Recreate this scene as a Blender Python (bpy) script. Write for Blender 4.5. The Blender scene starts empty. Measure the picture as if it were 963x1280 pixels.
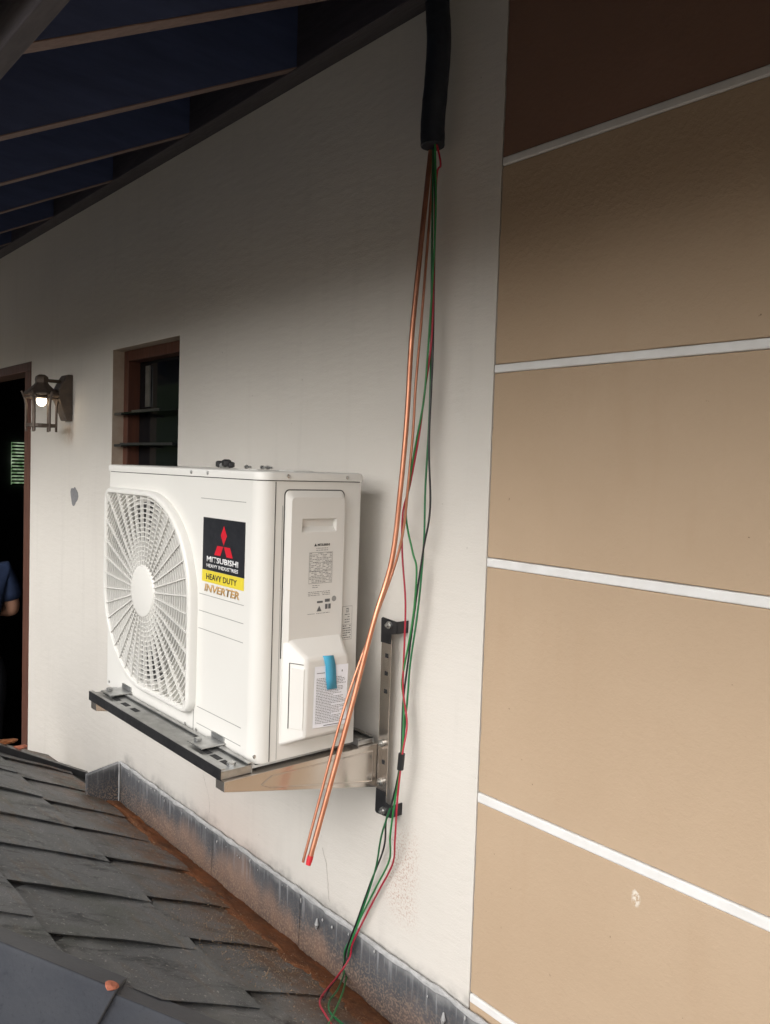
import bpy, bmesh, math, random
from mathutils import Vector, Matrix, noise
random.seed(7)
D = bpy.data; SC = bpy.context.scene; COL = SC.collection
R = math.radians

# ------------------------------------------------------------------ camera
YAW, PITCH, ROLL, FPX = 0.7104, -0.0524, 0.0329, 1026.5
CAM = Vector((1.2952, -1.308, 1.687))
fwd = Vector((-math.cos(YAW)*math.cos(PITCH), math.sin(YAW)*math.cos(PITCH), math.sin(PITCH)))
rt = fwd.cross(Vector((0, 0, 1))).normalized(); up = rt.cross(fwd)
r2 = math.cos(ROLL)*rt + math.sin(ROLL)*up; u2 = -math.sin(ROLL)*rt + math.cos(ROLL)*up
cd = D.cameras.new('camera'); cam = D.objects.new('camera', cd); COL.objects.link(cam)
m = Matrix((r2, u2, -fwd)).transposed().to_4x4(); m.translation = CAM
cam.matrix_world = m
cd.sensor_fit = 'HORIZONTAL'; cd.sensor_width = 36.0; cd.lens = FPX*36/963; cd.clip_start = .02; cd.clip_end = 3000
SC.camera = cam

# ------------------------------------------------------------------ sky, sun, exposure
SUN_DIR = Vector((.28, -.78, .54)).normalized()          # towards the sun
world = D.worlds.new('World'); SC.world = world; world.use_nodes = True
wn = world.node_tree; bg = wn.nodes['Background']
sky = wn.nodes.new('ShaderNodeTexSky'); sky.sky_type = 'NISHITA'; sky.sun_disc = False
sky.sun_elevation = math.asin(SUN_DIR.z); sky.sun_rotation = math.atan2(SUN_DIR.x, SUN_DIR.y)
sky.air_density = 1.0; sky.dust_density = 4.0; sky.ozone_density = 1.0
hs = wn.nodes.new('ShaderNodeHueSaturation'); hs.inputs['Saturation'].default_value = .22
wn.links.new(sky.outputs[0], hs.inputs['Color']); wn.links.new(hs.outputs[0], bg.inputs['Color'])
bg.inputs['Strength'].default_value = .15
sl = D.lights.new('sun', 'SUN'); sl.energy = .5; sl.angle = R(100); sl.color = (1, .98, .955)
so = D.objects.new('sun', sl); COL.objects.link(so); so.rotation_euler = (-SUN_DIR).to_track_quat('-Z', 'Y').to_euler()
so.location = SUN_DIR*20
vs = SC.view_settings; vs.view_transform = 'Standard'; vs.look = 'None'; vs.exposure = .56; vs.gamma = 1; vs.use_curve_mapping = False

# pixel helpers: a pixel gives a direction, the plane it touches gives the distance
def ray(x, y): return fwd + r2*((x-481.5)/FPX) - u2*((y-640)/FPX)
def onY(x, y, Y=0.0): d = ray(x, y); return CAM + d*((Y-CAM.y)/d.y)
def onX(x, y, X): d = ray(x, y); return CAM + d*((X-CAM.x)/d.x)

# ------------------------------------------------------------------ materials
class NT:
    def __init__(s, name):
        s.m = D.materials.new(name); s.m.use_nodes = True; s.t = s.m.node_tree
        s.b = s.t.nodes['Principled BSDF']; s.out = s.t.nodes['Material Output']
    def n(s, typ, **kw):
        nd = s.t.nodes.new(typ)
        for k, v in kw.items(): setattr(nd, k, v)
        return nd
    def L(s, a, b): s.t.links.new(a, b)
    def pos(s, space='obj', scale=(1, 1, 1)):
        if space == 'obj': o = s.n('ShaderNodeTexCoord').outputs['Object']
        else: o = s.n('ShaderNodeNewGeometry').outputs['Position']
        mp = s.n('ShaderNodeMapping'); mp.inputs['Scale'].default_value = scale
        s.L(o, mp.inputs['Vector']); return mp.outputs[0]
    def noise(s, vec, scale, detail=5, rough=.6, dist=0):
        nd = s.n('ShaderNodeTexNoise'); s.L(vec, nd.inputs['Vector'])
        nd.inputs['Scale'].default_value = scale; nd.inputs['Detail'].default_value = detail
        nd.inputs['Roughness'].default_value = rough; nd.inputs['Distortion'].default_value = dist
        return nd.outputs['Fac']
    def ramp(s, fac, *stops):
        nd = s.n('ShaderNodeValToRGB'); e = nd.color_ramp.elements
        while len(e) < len(stops): e.new(.5)
        for el, (p, c) in zip(e, stops):
            el.position = p; el.color = (c, c, c, 1) if not hasattr(c, '__len__') else (*c, 1)
        s.L(fac, nd.inputs[0]); return nd.outputs[0]
    def mix(s, f, a, b, mode='MIX'):
        nd = s.n('ShaderNodeMix', data_type='RGBA', blend_type=mode)
        for i, v in ((0, f), (6, a), (7, b)):
            if hasattr(v, 'is_linked') or isinstance(v, bpy.types.NodeSocket): s.L(v, nd.inputs[i])
            elif i == 0: nd.inputs[0].default_value = v
            else: nd.inputs[i].default_value = (*v, 1)
        return nd.outputs[2]
    def math(s, op, a, b=0.0, c=None):
        nd = s.n('ShaderNodeMath', operation=op)
        for i, v in enumerate((a, b) if c is None else (a, b, c)):
            if isinstance(v, bpy.types.NodeSocket): s.L(v, nd.inputs[i])
            else: nd.inputs[i].default_value = v
        return nd.outputs[0]
    def rng(s, v, a, b, lo=0.0, hi=1.0):
        nd = s.n('ShaderNodeMapRange', interpolation_type='SMOOTHSTEP'); s.L(v, nd.inputs[0])
        for i, x in enumerate((a, b, lo, hi)): nd.inputs[1+i].default_value = x
        return nd.outputs[0]
    def xyz(s, vec):
        nd = s.n('ShaderNodeSeparateXYZ'); s.L(vec, nd.inputs[0]); return nd.outputs
    def bump(s, h, strength=.3, dist=.002):
        nd = s.n('ShaderNodeBump'); nd.inputs['Strength'].default_value = strength; nd.inputs['Distance'].default_value = dist
        s.L(h, nd.inputs['Height']); s.L(nd.outputs[0], s.b.inputs['Normal'])
    def col(s, c):
        if isinstance(c, bpy.types.NodeSocket): s.L(c, s.b.inputs['Base Color'])
        else: s.b.inputs['Base Color'].default_value = (*c, 1)
    def set(s, rough=.5, metal=0.0, spec=None):
        if isinstance(rough, bpy.types.NodeSocket): s.L(rough, s.b.inputs['Roughness'])
        else: s.b.inputs['Roughness'].default_value = rough
        s.b.inputs['Metallic'].default_value = metal
        if spec is not None: s.b.inputs['Specular IOR Level'].default_value = spec
        return s.m
def simple(name, c1, c2=None, scale=20, rough=.5, metal=0, bump=0, bscale=120, bdist=.001, stretch=(1, 1, 1), spec=None, space='world'):
    t = NT(name); p = t.pos(space, stretch)
    if c2 is None: c2 = tuple(x*.86 for x in c1)
    nz = t.noise(p, scale); t.col(t.mix(t.ramp(nz, (.32, 0), (.68, 1)), c1, c2))
    if bump: t.bump(t.noise(p, bscale, 4), bump, bdist)
    rr = t.rng(t.noise(p, scale*2.3), .3, .7, max(0, rough-.07), min(1, rough+.07))
    return t.set(rr, metal, spec)
M = {}
# white wall paint: fine stucco, mildew above the flashing, rusty splashes by the bracket, grime
def m_white():
    t = NT('white_wall_paint'); p = t.pos('world'); x, y, z = t.xyz(p)
    big = t.noise(p, 1.3, 4); c = t.mix(t.ramp(big, (.3, 0), (.7, 1)), (.70, .668, .618), (.645, .613, .566))
    vert = t.noise(t.pos('world', (9, 9, .7)), 1.6, 5)
    c = t.mix(t.math('MULTIPLY', t.ramp(vert, (.55, 0), (.8, 1)), .35), c, (.54, .51, .475))
    # mildew band just above the flashing
    wob = t.math('ADD', z, t.math('MULTIPLY', t.noise(p, 5, 5), -.11))
    band = t.math('MULTIPLY', t.rng(wob, .435, .495, 1, 0), t.rng(x, -1.76, -1.72))
    c = t.mix(t.math('MULTIPLY', band, t.ramp(t.noise(p, 26, 4), (.3, .15), (.65, .8))), c, (.25, .24, .23))
    # rusty splashes under the bracket
    dx = t.math('ABSOLUTE', t.math('SUBTRACT', x, t.math('MULTIPLY_ADD', t.noise(p, 4, 3), .1, -.165)))
    mx = t.math('MULTIPLY', t.rng(dx, .02, .075, 1, 0), t.math('MULTIPLY', t.rng(z, .56, .66), t.rng(z, .74, .88, 1, 0)))
    sp = t.ramp(t.noise(p, 190, 3), (.50, 0), (.62, 1))
    c = t.mix(t.math('MULTIPLY', t.math('MULTIPLY', mx, sp), .6), c, (.40, .19, .12))
    # pale pinkish wash under the cantilever tip
    d2 = t.math('ABSOLUTE', t.math('SUBTRACT', x, -.93))
    m2 = t.math('MULTIPLY', t.rng(d2, .05, .35, 1, 0), t.rng(z, .5, .8, 1, 0))
    c = t.mix(t.math('MULTIPLY', m2, .35), c, (.62, .47, .40))
    # few small specks
    c = t.mix(t.ramp(t.noise(p, 60, 2), (.745, 0), (.77, .7)), c, (.32, .29, .26))
    # brownish mottled patch below the lantern
    d3 = t.math('ABSOLUTE', t.math('SUBTRACT', x, -2.38)); m3 = t.math('MULTIPLY', t.rng(d3, .01, .09, 1, 0), t.math('MULTIPLY', t.rng(z, 1.72, 1.8), t.rng(z, 1.83, 1.87, 1, 0)))
    c = t.mix(t.math('MULTIPLY', m3, t.ramp(t.noise(p, 30), (.35, 0), (.7, .6))), c, (.38, .22, .13))
    t.col(c); f = t.noise(p, 240, 5, .7); w = t.noise(t.pos('world', (1, 1, 3)), 14, 4)
    t.bump(t.math('MULTIPLY_ADD', w, 2.0, f), .35, .0022); return t.set(.75, spec=.3)
M['white'] = m_white()
def m_tan():
    t = NT('tan_wall_paint'); p = t.pos('world'); x, y, z = t.xyz(p)
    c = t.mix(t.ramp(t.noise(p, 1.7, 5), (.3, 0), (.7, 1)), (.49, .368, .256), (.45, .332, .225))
    c = t.mix(t.math('MULTIPLY', t.ramp(t.noise(t.pos('world', (6, 6, .9)), 2.2, 5), (.56, 0), (.75, 1)), .14), c, (.40, .26, .155))
    c = t.mix(t.ramp(t.noise(p, 75, 2), (.745, 0), (.77, .8)), c, (.16, .11, .07))
    # scraped filler smudge
    ddx = t.math('SUBTRACT', x, .507); ddz = t.math('SUBTRACT', z, .925)
    rr = t.math('ADD', t.math('POWER', t.math('MULTIPLY', ddx, 100.), 2.), t.math('POWER', t.math('MULTIPLY', ddz, 55.), 2.))
    c = t.mix(t.math('MULTIPLY', t.rng(rr, .2, 1.2, 1, 0), t.ramp(t.noise(p, 130, 3), (.45, 0), (.55, .9))), c, (.75, .70, .62))
    t.col(c)
    h = t.math('MULTIPLY_ADD', t.ramp(t.noise(p, 85, 4), (.42, 0), (.75, 1)), 1.2, t.noise(p, 300, 4))
    t.bump(h, .24, .0018); return t.set(.72, spec=.3)
M['tan'] = m_tan()
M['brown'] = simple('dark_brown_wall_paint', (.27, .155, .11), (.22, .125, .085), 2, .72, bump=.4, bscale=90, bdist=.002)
M['groove'] = simple('groove_white_paint', (.80, .80, .79), (.70, .69, .67), 12, .55, bump=.1)
def m_flash():
    t = NT('lead_flashing'); p = t.pos('world'); x, y, z = t.xyz(p)
    c = t.mix(t.ramp(t.noise(p, 9, 6, .65), (.3, 0), (.7, 1)), (.058, .061, .068), (.098, .100, .108))
    # rusty splash rising from the gutter
    hgt = t.math('MULTIPLY_ADD', t.noise(t.pos('world', (1, 1, .3)), 3.2, 4), .34, .255)
    xm = t.math('MULTIPLY', t.rng(x, -1.72, -1.30), t.rng(x, -.45, .0, 1, .45))
    low = t.math('MULTIPLY', t.rng(t.math('SUBTRACT', hgt, z), -.04, .05), xm)
    c = t.mix(t.math('MULTIPLY', low, .80), c, t.mix(t.ramp(t.noise(p, 22, 4), (.35, 0), (.65, 1)), (.29, .185, .135), (.22, .15, .12)))
    # spatter of silt
    c = t.mix(t.math('MULTIPLY', t.ramp(t.noise(p, 170, 3), (.50, 0), (.58, 1)), t.rng(z, .34, .48, .9, .05)), c, (.36, .26, .19))
    # lime streaks from the sealant
    st = t.ramp(t.noise(t.pos('world', (75, 75, 4)), 1.0, 4), (.54, 0), (.64, 1))
    c = t.mix(t.math('MULTIPLY', st, t.rng(z, .40, .50, 0, .38)), c, (.42, .42, .43))
    c = t.mix(t.rng(t.math('MULTIPLY_ADD', t.noise(p, 18, 4), .05, z), .50, .54, 0, .6), c, (.36, .36, .355))
    t.col(c); t.bump(t.noise(p, 60, 5), .3, .002); return t.set(t.rng(t.noise(p, 14), .3, .7, .58, .8), .0, .3)
M['flash'] = m_flash()
def m_tile():
    t = NT('slate_grey_concrete_tile'); p = t.pos('world'); x, y, z = t.xyz(p)
    oi = t.n('ShaderNodeObjectInfo').outputs['Random']
    base = t.mix(oi, (.094, .100, .107), (.140, .144, .147))
    c = t.mix(t.ramp(t.noise(p, 8, 7, .72), (.42, 0), (.60, 1)), base, (.18, .182, .18))
    c = t.mix(t.ramp(t.noise(t.pos('world', (1.4, .7, .7)), 9, 7, .75, .5), (.52, 0), (.62, .85)), c, (.038, .040, .043))
    c = t.mix(t.ramp(t.noise(t.pos('world', (1, 5, 5)), 4.5, 5), (.54, 0), (.66, .6)), c, (.15, .115, .085))
    c = t.mix(t.ramp(t.noise(p, 3.1, 4), (.52, 0), (.66, .5)), c, (.085, .092, .070))
    near = t.math('MULTIPLY', t.rng(y, -.40, -.12), t.rng(x, -1.9, -.9, .45, 1))
    c = t.mix(t.math('MULTIPLY', near, t.ramp(t.noise(p, 9, 6, .7), (.40, 0), (.58, .95))), c, (.14, .075, .04))
    c = t.mix(t.math('MULTIPLY', t.rng(y, -.30, -.10), t.ramp(t.noise(p, 26, 6, .75), (.46, 0), (.60, .8))), c, (.17, .080, .038))
    c = t.mix(t.ramp(t.noise(p, 105, 3), (.63, 0), (.69, .9)), c, (.36, .35, .32))
    t.col(c); t.bump(t.math('MULTIPLY_ADD', t.noise(p, 30, 6, .7), 2.4, t.noise(p, 230, 4)), .7, .003)
    return t.set(t.rng(t.noise(p, 8, 5), .35, .65, .42, .72), 0, .5)
M['tile'] = m_tile()
def m_cap():
    t = NT('hip_cap_paint'); p = t.pos('world')
    c = t.mix(t.ramp(t.noise(p, 8, 5), (.3, 0), (.7, 1)), (.048, .053, .066), (.066, .071, .083))
    c = t.mix(t.ramp(t.noise(t.pos('world', (1, 1, .35)), 130, 3), (.60, 0), (.68, .5)), c, (.035, .038, .048))
    c = t.mix(t.ramp(t.noise(p, 3, 5), (.5, 0), (.7, .5)), c, (.06, .06, .054))
    t.col(c); t.bump(t.noise(p, 90, 4), .35, .0016); return t.set(.48, 0, .5)
M['cap'] = m_cap()
def m_rust():
    t = NT('rusty_silt'); p = t.pos('world')
    c = t.mix(t.ramp(t.noise(p, 10, 6, .7), (.32, 0), (.68, 1)), (.27, .095, .034), (.12, .055, .03))
    c = t.mix(t.ramp(t.noise(p, 60, 4), (.55, 0), (.7, .8)), c, (.30, .14, .06))
    t.col(c); t.bump(t.noise(p, 110, 6, .75), .9, .006); return t.set(.85, 0, .25)
M['rust'] = m_rust()
M['crumb'] = simple('silt_crumbs', (.30, .21, .13), (.14, .085, .05), 60, .9)
M['mortar'] = simple('sealant', (.50, .50, .50), (.34, .34, .34), 40, .85, bump=.6, bscale=90, bdist=.003)
M['terracotta'] = simple('terracotta', (.46, .15, .085), (.30, .10, .06), 30, .8, bump=.4)
M['navy'] = simple('dark_navy_stain', (.040, .058, .135), (.028, .042, .10), 6, .6, bump=.15, bscale=40, stretch=(6, 1, 6))
M['rafter_wood'] = simple('brown_rafter_edge', (.17, .115, .10), (.125, .083, .072), 9, .65, bump=.2, bscale=50, stretch=(8, 1, 8))
M['beam_wood'] = simple('dark_beam_stain', (.060, .052, .060), (.044, .038, .046), 7, .65, bump=.2, stretch=(1, 8, 8))
M['galv'] = simple('wet_galvanised_gutter', (.72, .71, .68), (.34, .33, .31), 9, .4, .15, bump=.25, bscale=25, bdist=.003, stretch=(.5, 4, 4))
M['ac'] = simple('ivory_enamel', (.71, .70, .665), (.685, .675, .64), 3, .38, bump=.04, bscale=500, bdist=.0004)
M['ac_side'] = simple('ivory_plastic', (.70, .685, .65), (.67, .655, .62), 3, .42, bump=.05, bscale=600, bdist=.0004)
M['seam'] = simple('seam_shadow_gap', (.05, .05, .048), (.03, .03, .03), 20, .8)
M['press'] = simple('pressed_line_grey', (.30, .30, .29), (.24, .24, .23), 20, .6)
M['dark'] = simple('dark_cavity', (.022, .022, .024), (.014, .014, .015), 20, .7)
M['fan'] = simple('grey_fan_plastic', (.17, .17, .17), (.13, .13, .13), 15, .45)
M['coil'] = simple('grey_shroud', (.20, .20, .20), (.16, .16, .16), 15, .5)
M['stick_black'] = simple('black_sticker', (.008, .009, .014), (.012, .013, .018), 30, .5)
M['red'] = simple('red_print', (.62, .012, .03), (.55, .01, .025), 30, .35)
M['white_print'] = simple('white_print', (.8, .8, .8), (.76, .76, .76), 30, .4)
M['yellow'] = simple('yellow_sticker', (.72, .60, .05), (.68, .55, .04), 30, .38)
M['black_print'] = simple('black_print', (.016, .013, .012), (.02, .016, .014), 30, .5)
M['gold'] = simple('gold_print', (.55, .34, .13), (.45, .26, .09), 60, .45, .1)
M['ink'] = simple('grey_ink', (.10, .10, .10), (.15, .15, .15), 300, .7)
M['paper'] = simple('white_paper', (.82, .83, .88), (.78, .79, .83), 25, .8)
M['tape'] = simple('blue_tape', (.06, .36, .55), (.05, .32, .50), 40, .45)
M['steel'] = simple('zinc_steel', (.55, .55, .54), (.38, .38, .37), 25, .35, .9, bump=.1)
M['chrome'] = simple('screw_steel', (.62, .62, .6), (.45, .45, .44), 60, .3, .9)
def m_brown_steel():
    t = NT('stainless_sheet'); p = t.pos('world', (1.2, .5, 30)); q = t.pos('world')
    c = t.mix(t.ramp(t.noise(q, 5, 3), (.3, 0), (.7, 1)), (.66, .61, .56), (.57, .515, .46))
    t.col(c); t.bump(t.noise(q, 6, 2), .10, .004); return t.set(t.rng(t.noise(q, 9), .3, .7, .17, .27), .92)
M['stainless'] = m_brown_steel()
M['blacksteel'] = simple('black_coated_steel', (.016, .016, .018), (.030, .030, .032), 30, .35, .2, bump=.1)
def m_copper():
    t = NT('copper_tube'); q = t.pos('world'); 
    c = t.mix(t.ramp(t.noise(q, 12, 5), (.35, 0), (.68, 1)), (.62, .29, .185), (.48, .20, .12))
    c = t.mix(t.ramp(t.noise(q, 35, 4), (.62, 0), (.75, .6)), c, (.32, .13, .08))
    t.col(c); return t.set(t.rng(t.noise(q, 20), .3, .7, .30, .44), .88)
M['copper'] = m_copper()
M['foam'] = simple('black_foam', (.009, .012, .020), (.014, .018, .028), 30, .62, bump=.35, bscale=90, bdist=.002)
M['w_red'] = simple('red_wire', (.42, .02, .045), (.34, .016, .035), 30, .42)
M['w_green'] = simple('green_wire', (.015, .16, .055), (.012, .12, .04), 30, .42)
M['w_lime'] = simple('bright_green_wire', (.025, .22, .06), (.02, .17, .045), 30, .42)
M['w_black'] = simple('black_wire', (.012, .013, .014), (.02, .021, .022), 30, .42)
M['redcap'] = simple('red_cap', (.62, .02, .03), (.55, .02, .03), 30, .45)
M['wood'] = simple('red_brown_wood', (.115, .040, .022), (.075, .026, .015), 10, .6, bump=.2, bscale=40, stretch=(6, 6, .6))
M['reveal'] = simple('stained_reveal', (.50, .42, .34), (.36, .28, .21), 9, .8, bump=.2)
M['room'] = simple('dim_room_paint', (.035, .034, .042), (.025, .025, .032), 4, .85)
M['iron'] = simple('bronze_lantern_metal', (.085, .066, .055), (.12, .09, .07), 35, .5, .35, bump=.2)
M['patch'] = simple('bare_cement', (.25, .25, .26), (.19, .19, .20), 50, .9, bump=.4)
M['ground'] = simple('bounce_yard', (.66, .58, .46), (.58, .50, .39), .35, .95)  # unseen yard, kept pale and warm to bounce light up the wall
M['leaf'] = simple('hedge_leaf', (.045, .085, .025), (.08, .12, .04), 3, .6)
M['slab'] = simple('porch_cement', (.22, .21, .20), (.17, .16, .15), 3, .8)
M['crack'] = simple('hairline_crack', (.42, .39, .35), (.34, .31, .28), 60, .9)
M['skin'] = simple('skin', (.50, .27, .18), (.46, .24, .16), 20, .5)
M['shirt'] = simple('blue_shirt_cloth', (.016, .032, .085), (.011, .023, .062), 14, .85, bump=.3, bscale=30, bdist=.004)
M['trousers'] = simple('dark_trousers_cloth', (.007, .008, .013), (.010, .011, .016), 14, .95)
M['hair'] = simple('black_hair', (.010, .008, .007), (.016, .012, .01), 60, .5)
def m_glass(name, tint, rough=.06):
    t = NT(name); t.col(tint); t.b.inputs['Transmission Weight'].default_value = .25; t.b.inputs['IOR'].default_value = 1.45
    nz = t.noise(t.pos('world'), 4, 3); t.bump(nz, .05, .003); return t.set(rough, 0, .3)
M['glass'] = m_glass('dark_tinted_glass', (.008, .010, .012))
def m_emit(name, c, s):
    t = NT(name); t.b.inputs['Emission Color'].default_value = (*c, 1); t.b.inputs['Emission Strength'].default_value = s
    t.col(c); return t.set(.5)
M['bulb'] = m_emit('lit_bulb', (1, .80, .54), 9)
def m_day():
    t = NT('daylit_garden_window'); nz = t.noise(t.pos('world'), 14, 4)
    c = t.mix(t.ramp(nz, (.35, 0), (.65, 1)), (.05, .12, .04), (.42, .55, .36))
    t.col((.1, .1, .1)); t.L(c, t.b.inputs['Emission Color']); t.b.inputs['Emission Strength'].default_value = .55; return t.set(.6)
M['day'] = m_day()

# ------------------------------------------------------------------ mesh builder
class MB:
    def __init__(s): s.v = []; s.f = []; s.mi = []; s.cur = 0
    def add(s, vs, fs):
        o = len(s.v); s.v += [tuple(x) for x in vs]; s.f += [tuple(o+i for i in f) for f in fs]; s.mi += [s.cur]*len(fs); return s
    def box(s, x0, x1, y0, y1, z0, z1):
        return s.add([(x0,y0,z0),(x1,y0,z0),(x1,y1,z0),(x0,y1,z0),(x0,y0,z1),(x1,y0,z1),(x1,y1,z1),(x0,y1,z1)],
                     [(0,3,2,1),(4,5,6,7),(0,1,5,4),(1,2,6,5),(2,3,7,6),(3,0,4,7)])
    def obox(s, c, ax, ay, az):          # centre + half-extent vectors
        c, ax, ay, az = map(Vector, (c, ax, ay, az)); p = []
        for k in (-1, 1):
            for i, j in ((-1,-1),(1,-1),(1,1),(-1,1)): p.append(c+ax*i+ay*j+az*k)
        return s.add(p, [(0,3,2,1),(4,5,6,7),(0,1,5,4),(1,2,6,5),(2,3,7,6),(3,0,4,7)])
    def tube(s, pts, r, n=10, cap=True):
        pts = [Vector(p) for p in pts]; rs = r if hasattr(r, '__len__') else [r]*len(pts)
        t0 = (pts[1]-pts[0]).normalized(); a = t0.orthogonal().normalized(); rings = []
        for i, p in enumerate(pts):
            t = (pts[min(i+1, len(pts)-1)]-pts[max(i-1, 0)]).normalized()
            a = (a-t*a.dot(t)).normalized(); b = t.cross(a)
            rings.append([p+(a*math.cos(2*math.pi*k/n)+b*math.sin(2*math.pi*k/n))*rs[i] for k in range(n)])
        vs = [q for rg in rings for q in rg]; fs = []
        for i in range(len(pts)-1):
            for k in range(n): fs.append((i*n+k, i*n+(k+1) % n, (i+1)*n+(k+1) % n, (i+1)*n+k))
        if cap: fs.append(tuple(range(n-1, -1, -1))); fs.append(tuple((len(pts)-1)*n+k for k in range(n)))
        return s.add(vs, fs)
    def lathe(s, prof, c, axis='Z', n=20):   # prof: (radius, height)
        c = Vector(c); vs = []; fs = []
        for r, h in prof:
            for k in range(n):
                a = 2*math.pi*k/n; u, w = r*math.cos(a), r*math.sin(a)
                vs.append(c+Vector({'Z': (u, w, h), 'Y': (u, h, w), 'X': (h, u, w)}[axis]))
        for i in range(len(prof)-1):
            for k in range(n): fs.append((i*n+k, i*n+(k+1) % n, (i+1)*n+(k+1) % n, (i+1)*n+k))
        fs.append(tuple(range(n-1, -1, -1))); fs.append(tuple((len(prof)-1)*n+k for k in range(n)))
        return s.add(vs, fs)
    def prism(s, poly, ax, a0, a1):        # polygon extruded along axis: poly gives the two other coords in xyz order
        f = {'X': lambda u, w, a: (a, u, w), 'Y': lambda u, w, a: (u, a, w), 'Z': lambda u, w, a: (u, w, a)}[ax]
        n = len(poly); vs = [f(u, w, a0) for u, w in poly]+[f(u, w, a1) for u, w in poly]
        fs = [tuple(range(n-1, -1, -1)), tuple(range(n, 2*n))]+[(i, (i+1) % n, n+(i+1) % n, n+i) for i in range(n)]
        return s.add(vs, fs)
    def build(s, name, mat, parent=None, bevel=0, smooth=False, seg=2, normals=True):
        me = D.meshes.new(name); me.from_pydata(s.v, [], s.f)
        for mm in (mat if isinstance(mat, (list, tuple)) else [mat]): me.materials.append(M[mm])
        for p, i in zip(me.polygons, s.mi): p.material_index = i
        if normals:
            bm = bmesh.new(); bm.from_mesh(me); bmesh.ops.recalc_face_normals(bm, faces=bm.faces); bm.to_mesh(me); bm.free()
        if smooth:
            me.shade_smooth() if hasattr(me, 'shade_smooth') else None
            me.set_sharp_from_angle(angle=R(38))
        o = D.objects.new(name, me); COL.objects.link(o); setparent(o, parent)
        if bevel:
            b = o.modifiers.new('bevel', 'BEVEL'); b.width = bevel; b.segments = seg; b.limit_method = 'ANGLE'; b.angle_limit = R(35)
        return o
def wl(o):
    l = o.location.copy()
    while o.parent: o = o.parent; l += o.location if o.type == 'EMPTY' else Vector()
    return l
def setparent(o, parent):
    if parent is not None:
        o.parent = parent; o.matrix_parent_inverse = Matrix.Translation(-ROOT[parent.name])
        ROOT[o.name] = Vector() if False else ROOT[parent.name]*0
    else: ROOT[o.name] = Vector((0, 0, 0))
ROOT = {}
def thing(name, label, cat, loc, group=None):
    o = D.objects.new(name, None); COL.objects.link(o); o.location = loc; ROOT[o.name] = Vector(loc); o.empty_display_size = .05
    o['label'] = label; o['category'] = cat
    if group: o['group'] = group
    return o
def tag(o, label, cat, group=None, kind=None):
    o['label'] = label; o['category'] = cat
    if group: o['group'] = group
    if kind: o['kind'] = kind
    return o
def spline(pts, k=8):                       # Catmull-Rom
    P = [Vector(p) for p in pts]; P = [P[0]*2-P[1]]+P+[P[-1]*2-P[-2]]; out = []
    for i in range(1, len(P)-2):
        for j in range(k):
            t = j/k; a, b, c, d = P[i-1:i+3]
            out.append(.5*((2*b)+(c-a)*t+(2*a-5*b+4*c-d)*t*t+(3*b-a-3*c+d)*t**3))
    return out+[P[-2]]
def rrect(x0, x1, y0, y1, rs, n=6):         # radii at (x0y0, x1y0, x1y1, x0y1), counter-clockwise
    out = []
    for (cx, cy, sx, sy, a0), r in zip(((x0, y0, 1, 1, 180), (x1, y0, -1, 1, 270), (x1, y1, -1, -1, 0), (x0, y1, 1, -1, 90)), rs):
        for k in range(n+1):
            a = R(a0+90*k/n); out.append((cx+sx*r+r*math.cos(a), cy+sy*r+r*math.sin(a)))
    return out
def text_mesh(name, body, mat, parent, x, z, w, h, plane, off=0.0, shear=0.0, thick=.0003):
    """plane ('Y', y): faces -Y, (x,z) = lower-left; plane ('X', X): faces +X, x runs along +Y."""
    cu = D.curves.new(name, 'FONT'); cu.body = body; cu.size = 1; cu.offset = off; cu.shear = shear; cu.resolution_u = 2; cu.extrude = 0
    o = D.objects.new(name, cu); COL.objects.link(o); dg = bpy.context.evaluated_depsgraph_get()
    me = D.meshes.new_from_object(o.evaluated_get(dg)); COL.objects.unlink(o); D.objects.remove(o)
    xs = [v.co.x for v in me.vertices]; ys = [v.co.y for v in me.vertices]; sx = w/(max(xs)-min(xs)); sy = h/(max(ys)-min(ys)); ax, ay = min(xs), min(ys)
    for v in me.vertices:
        u, q = x+(v.co.x-ax)*sx, z+(v.co.y-ay)*sy
        v.co = (u, plane[1], q) if plane[0] == 'Y' else (plane[1], u, q)
    me.materials.clear(); me.materials.append(M[mat]); me.name = name
    t = D.objects.new(name, me); COL.objects.link(t); setparent(t, parent)
    sd = t.modifiers.new('thick', 'SOLIDIFY'); sd.thickness = thick; sd.offset = 0
    return t

WB_ = -3.15
# ================================================================== SETTING
b = MB(); b.box(-300, 300, -300, 300, -3.3, -3.2); o = b.build('ground', 'ground'); o['kind'] = 'structure'
b = MB(); b.box(-7, -2.22, -3.2, -.002, -.5, -.3); o = b.build('porch_floor', 'slab'); o['kind'] = 'structure'

b = MB(); b.box(-4.85, -4.70, -.9, -.002, WB_, 2.30)  # unseen wall added to shade the left part of the house wall
tag(b.build('shade_wall', 'white'), 'added out-of-view cream wall shading the left of the house wall', 'wall')
b = MB(); b.box(-4.2, 30, -10.9, -10.6, -3.2, 1.7); b.box(-4.3, 30.1, -10.95, -10.55, 1.702, 1.80)  # unseen tan wall added to bounce warm light up under the eave
tag(b.build('bounce_wall', 'tan'), 'added unseen tan wall bouncing warm light onto the house', 'wall')
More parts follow.
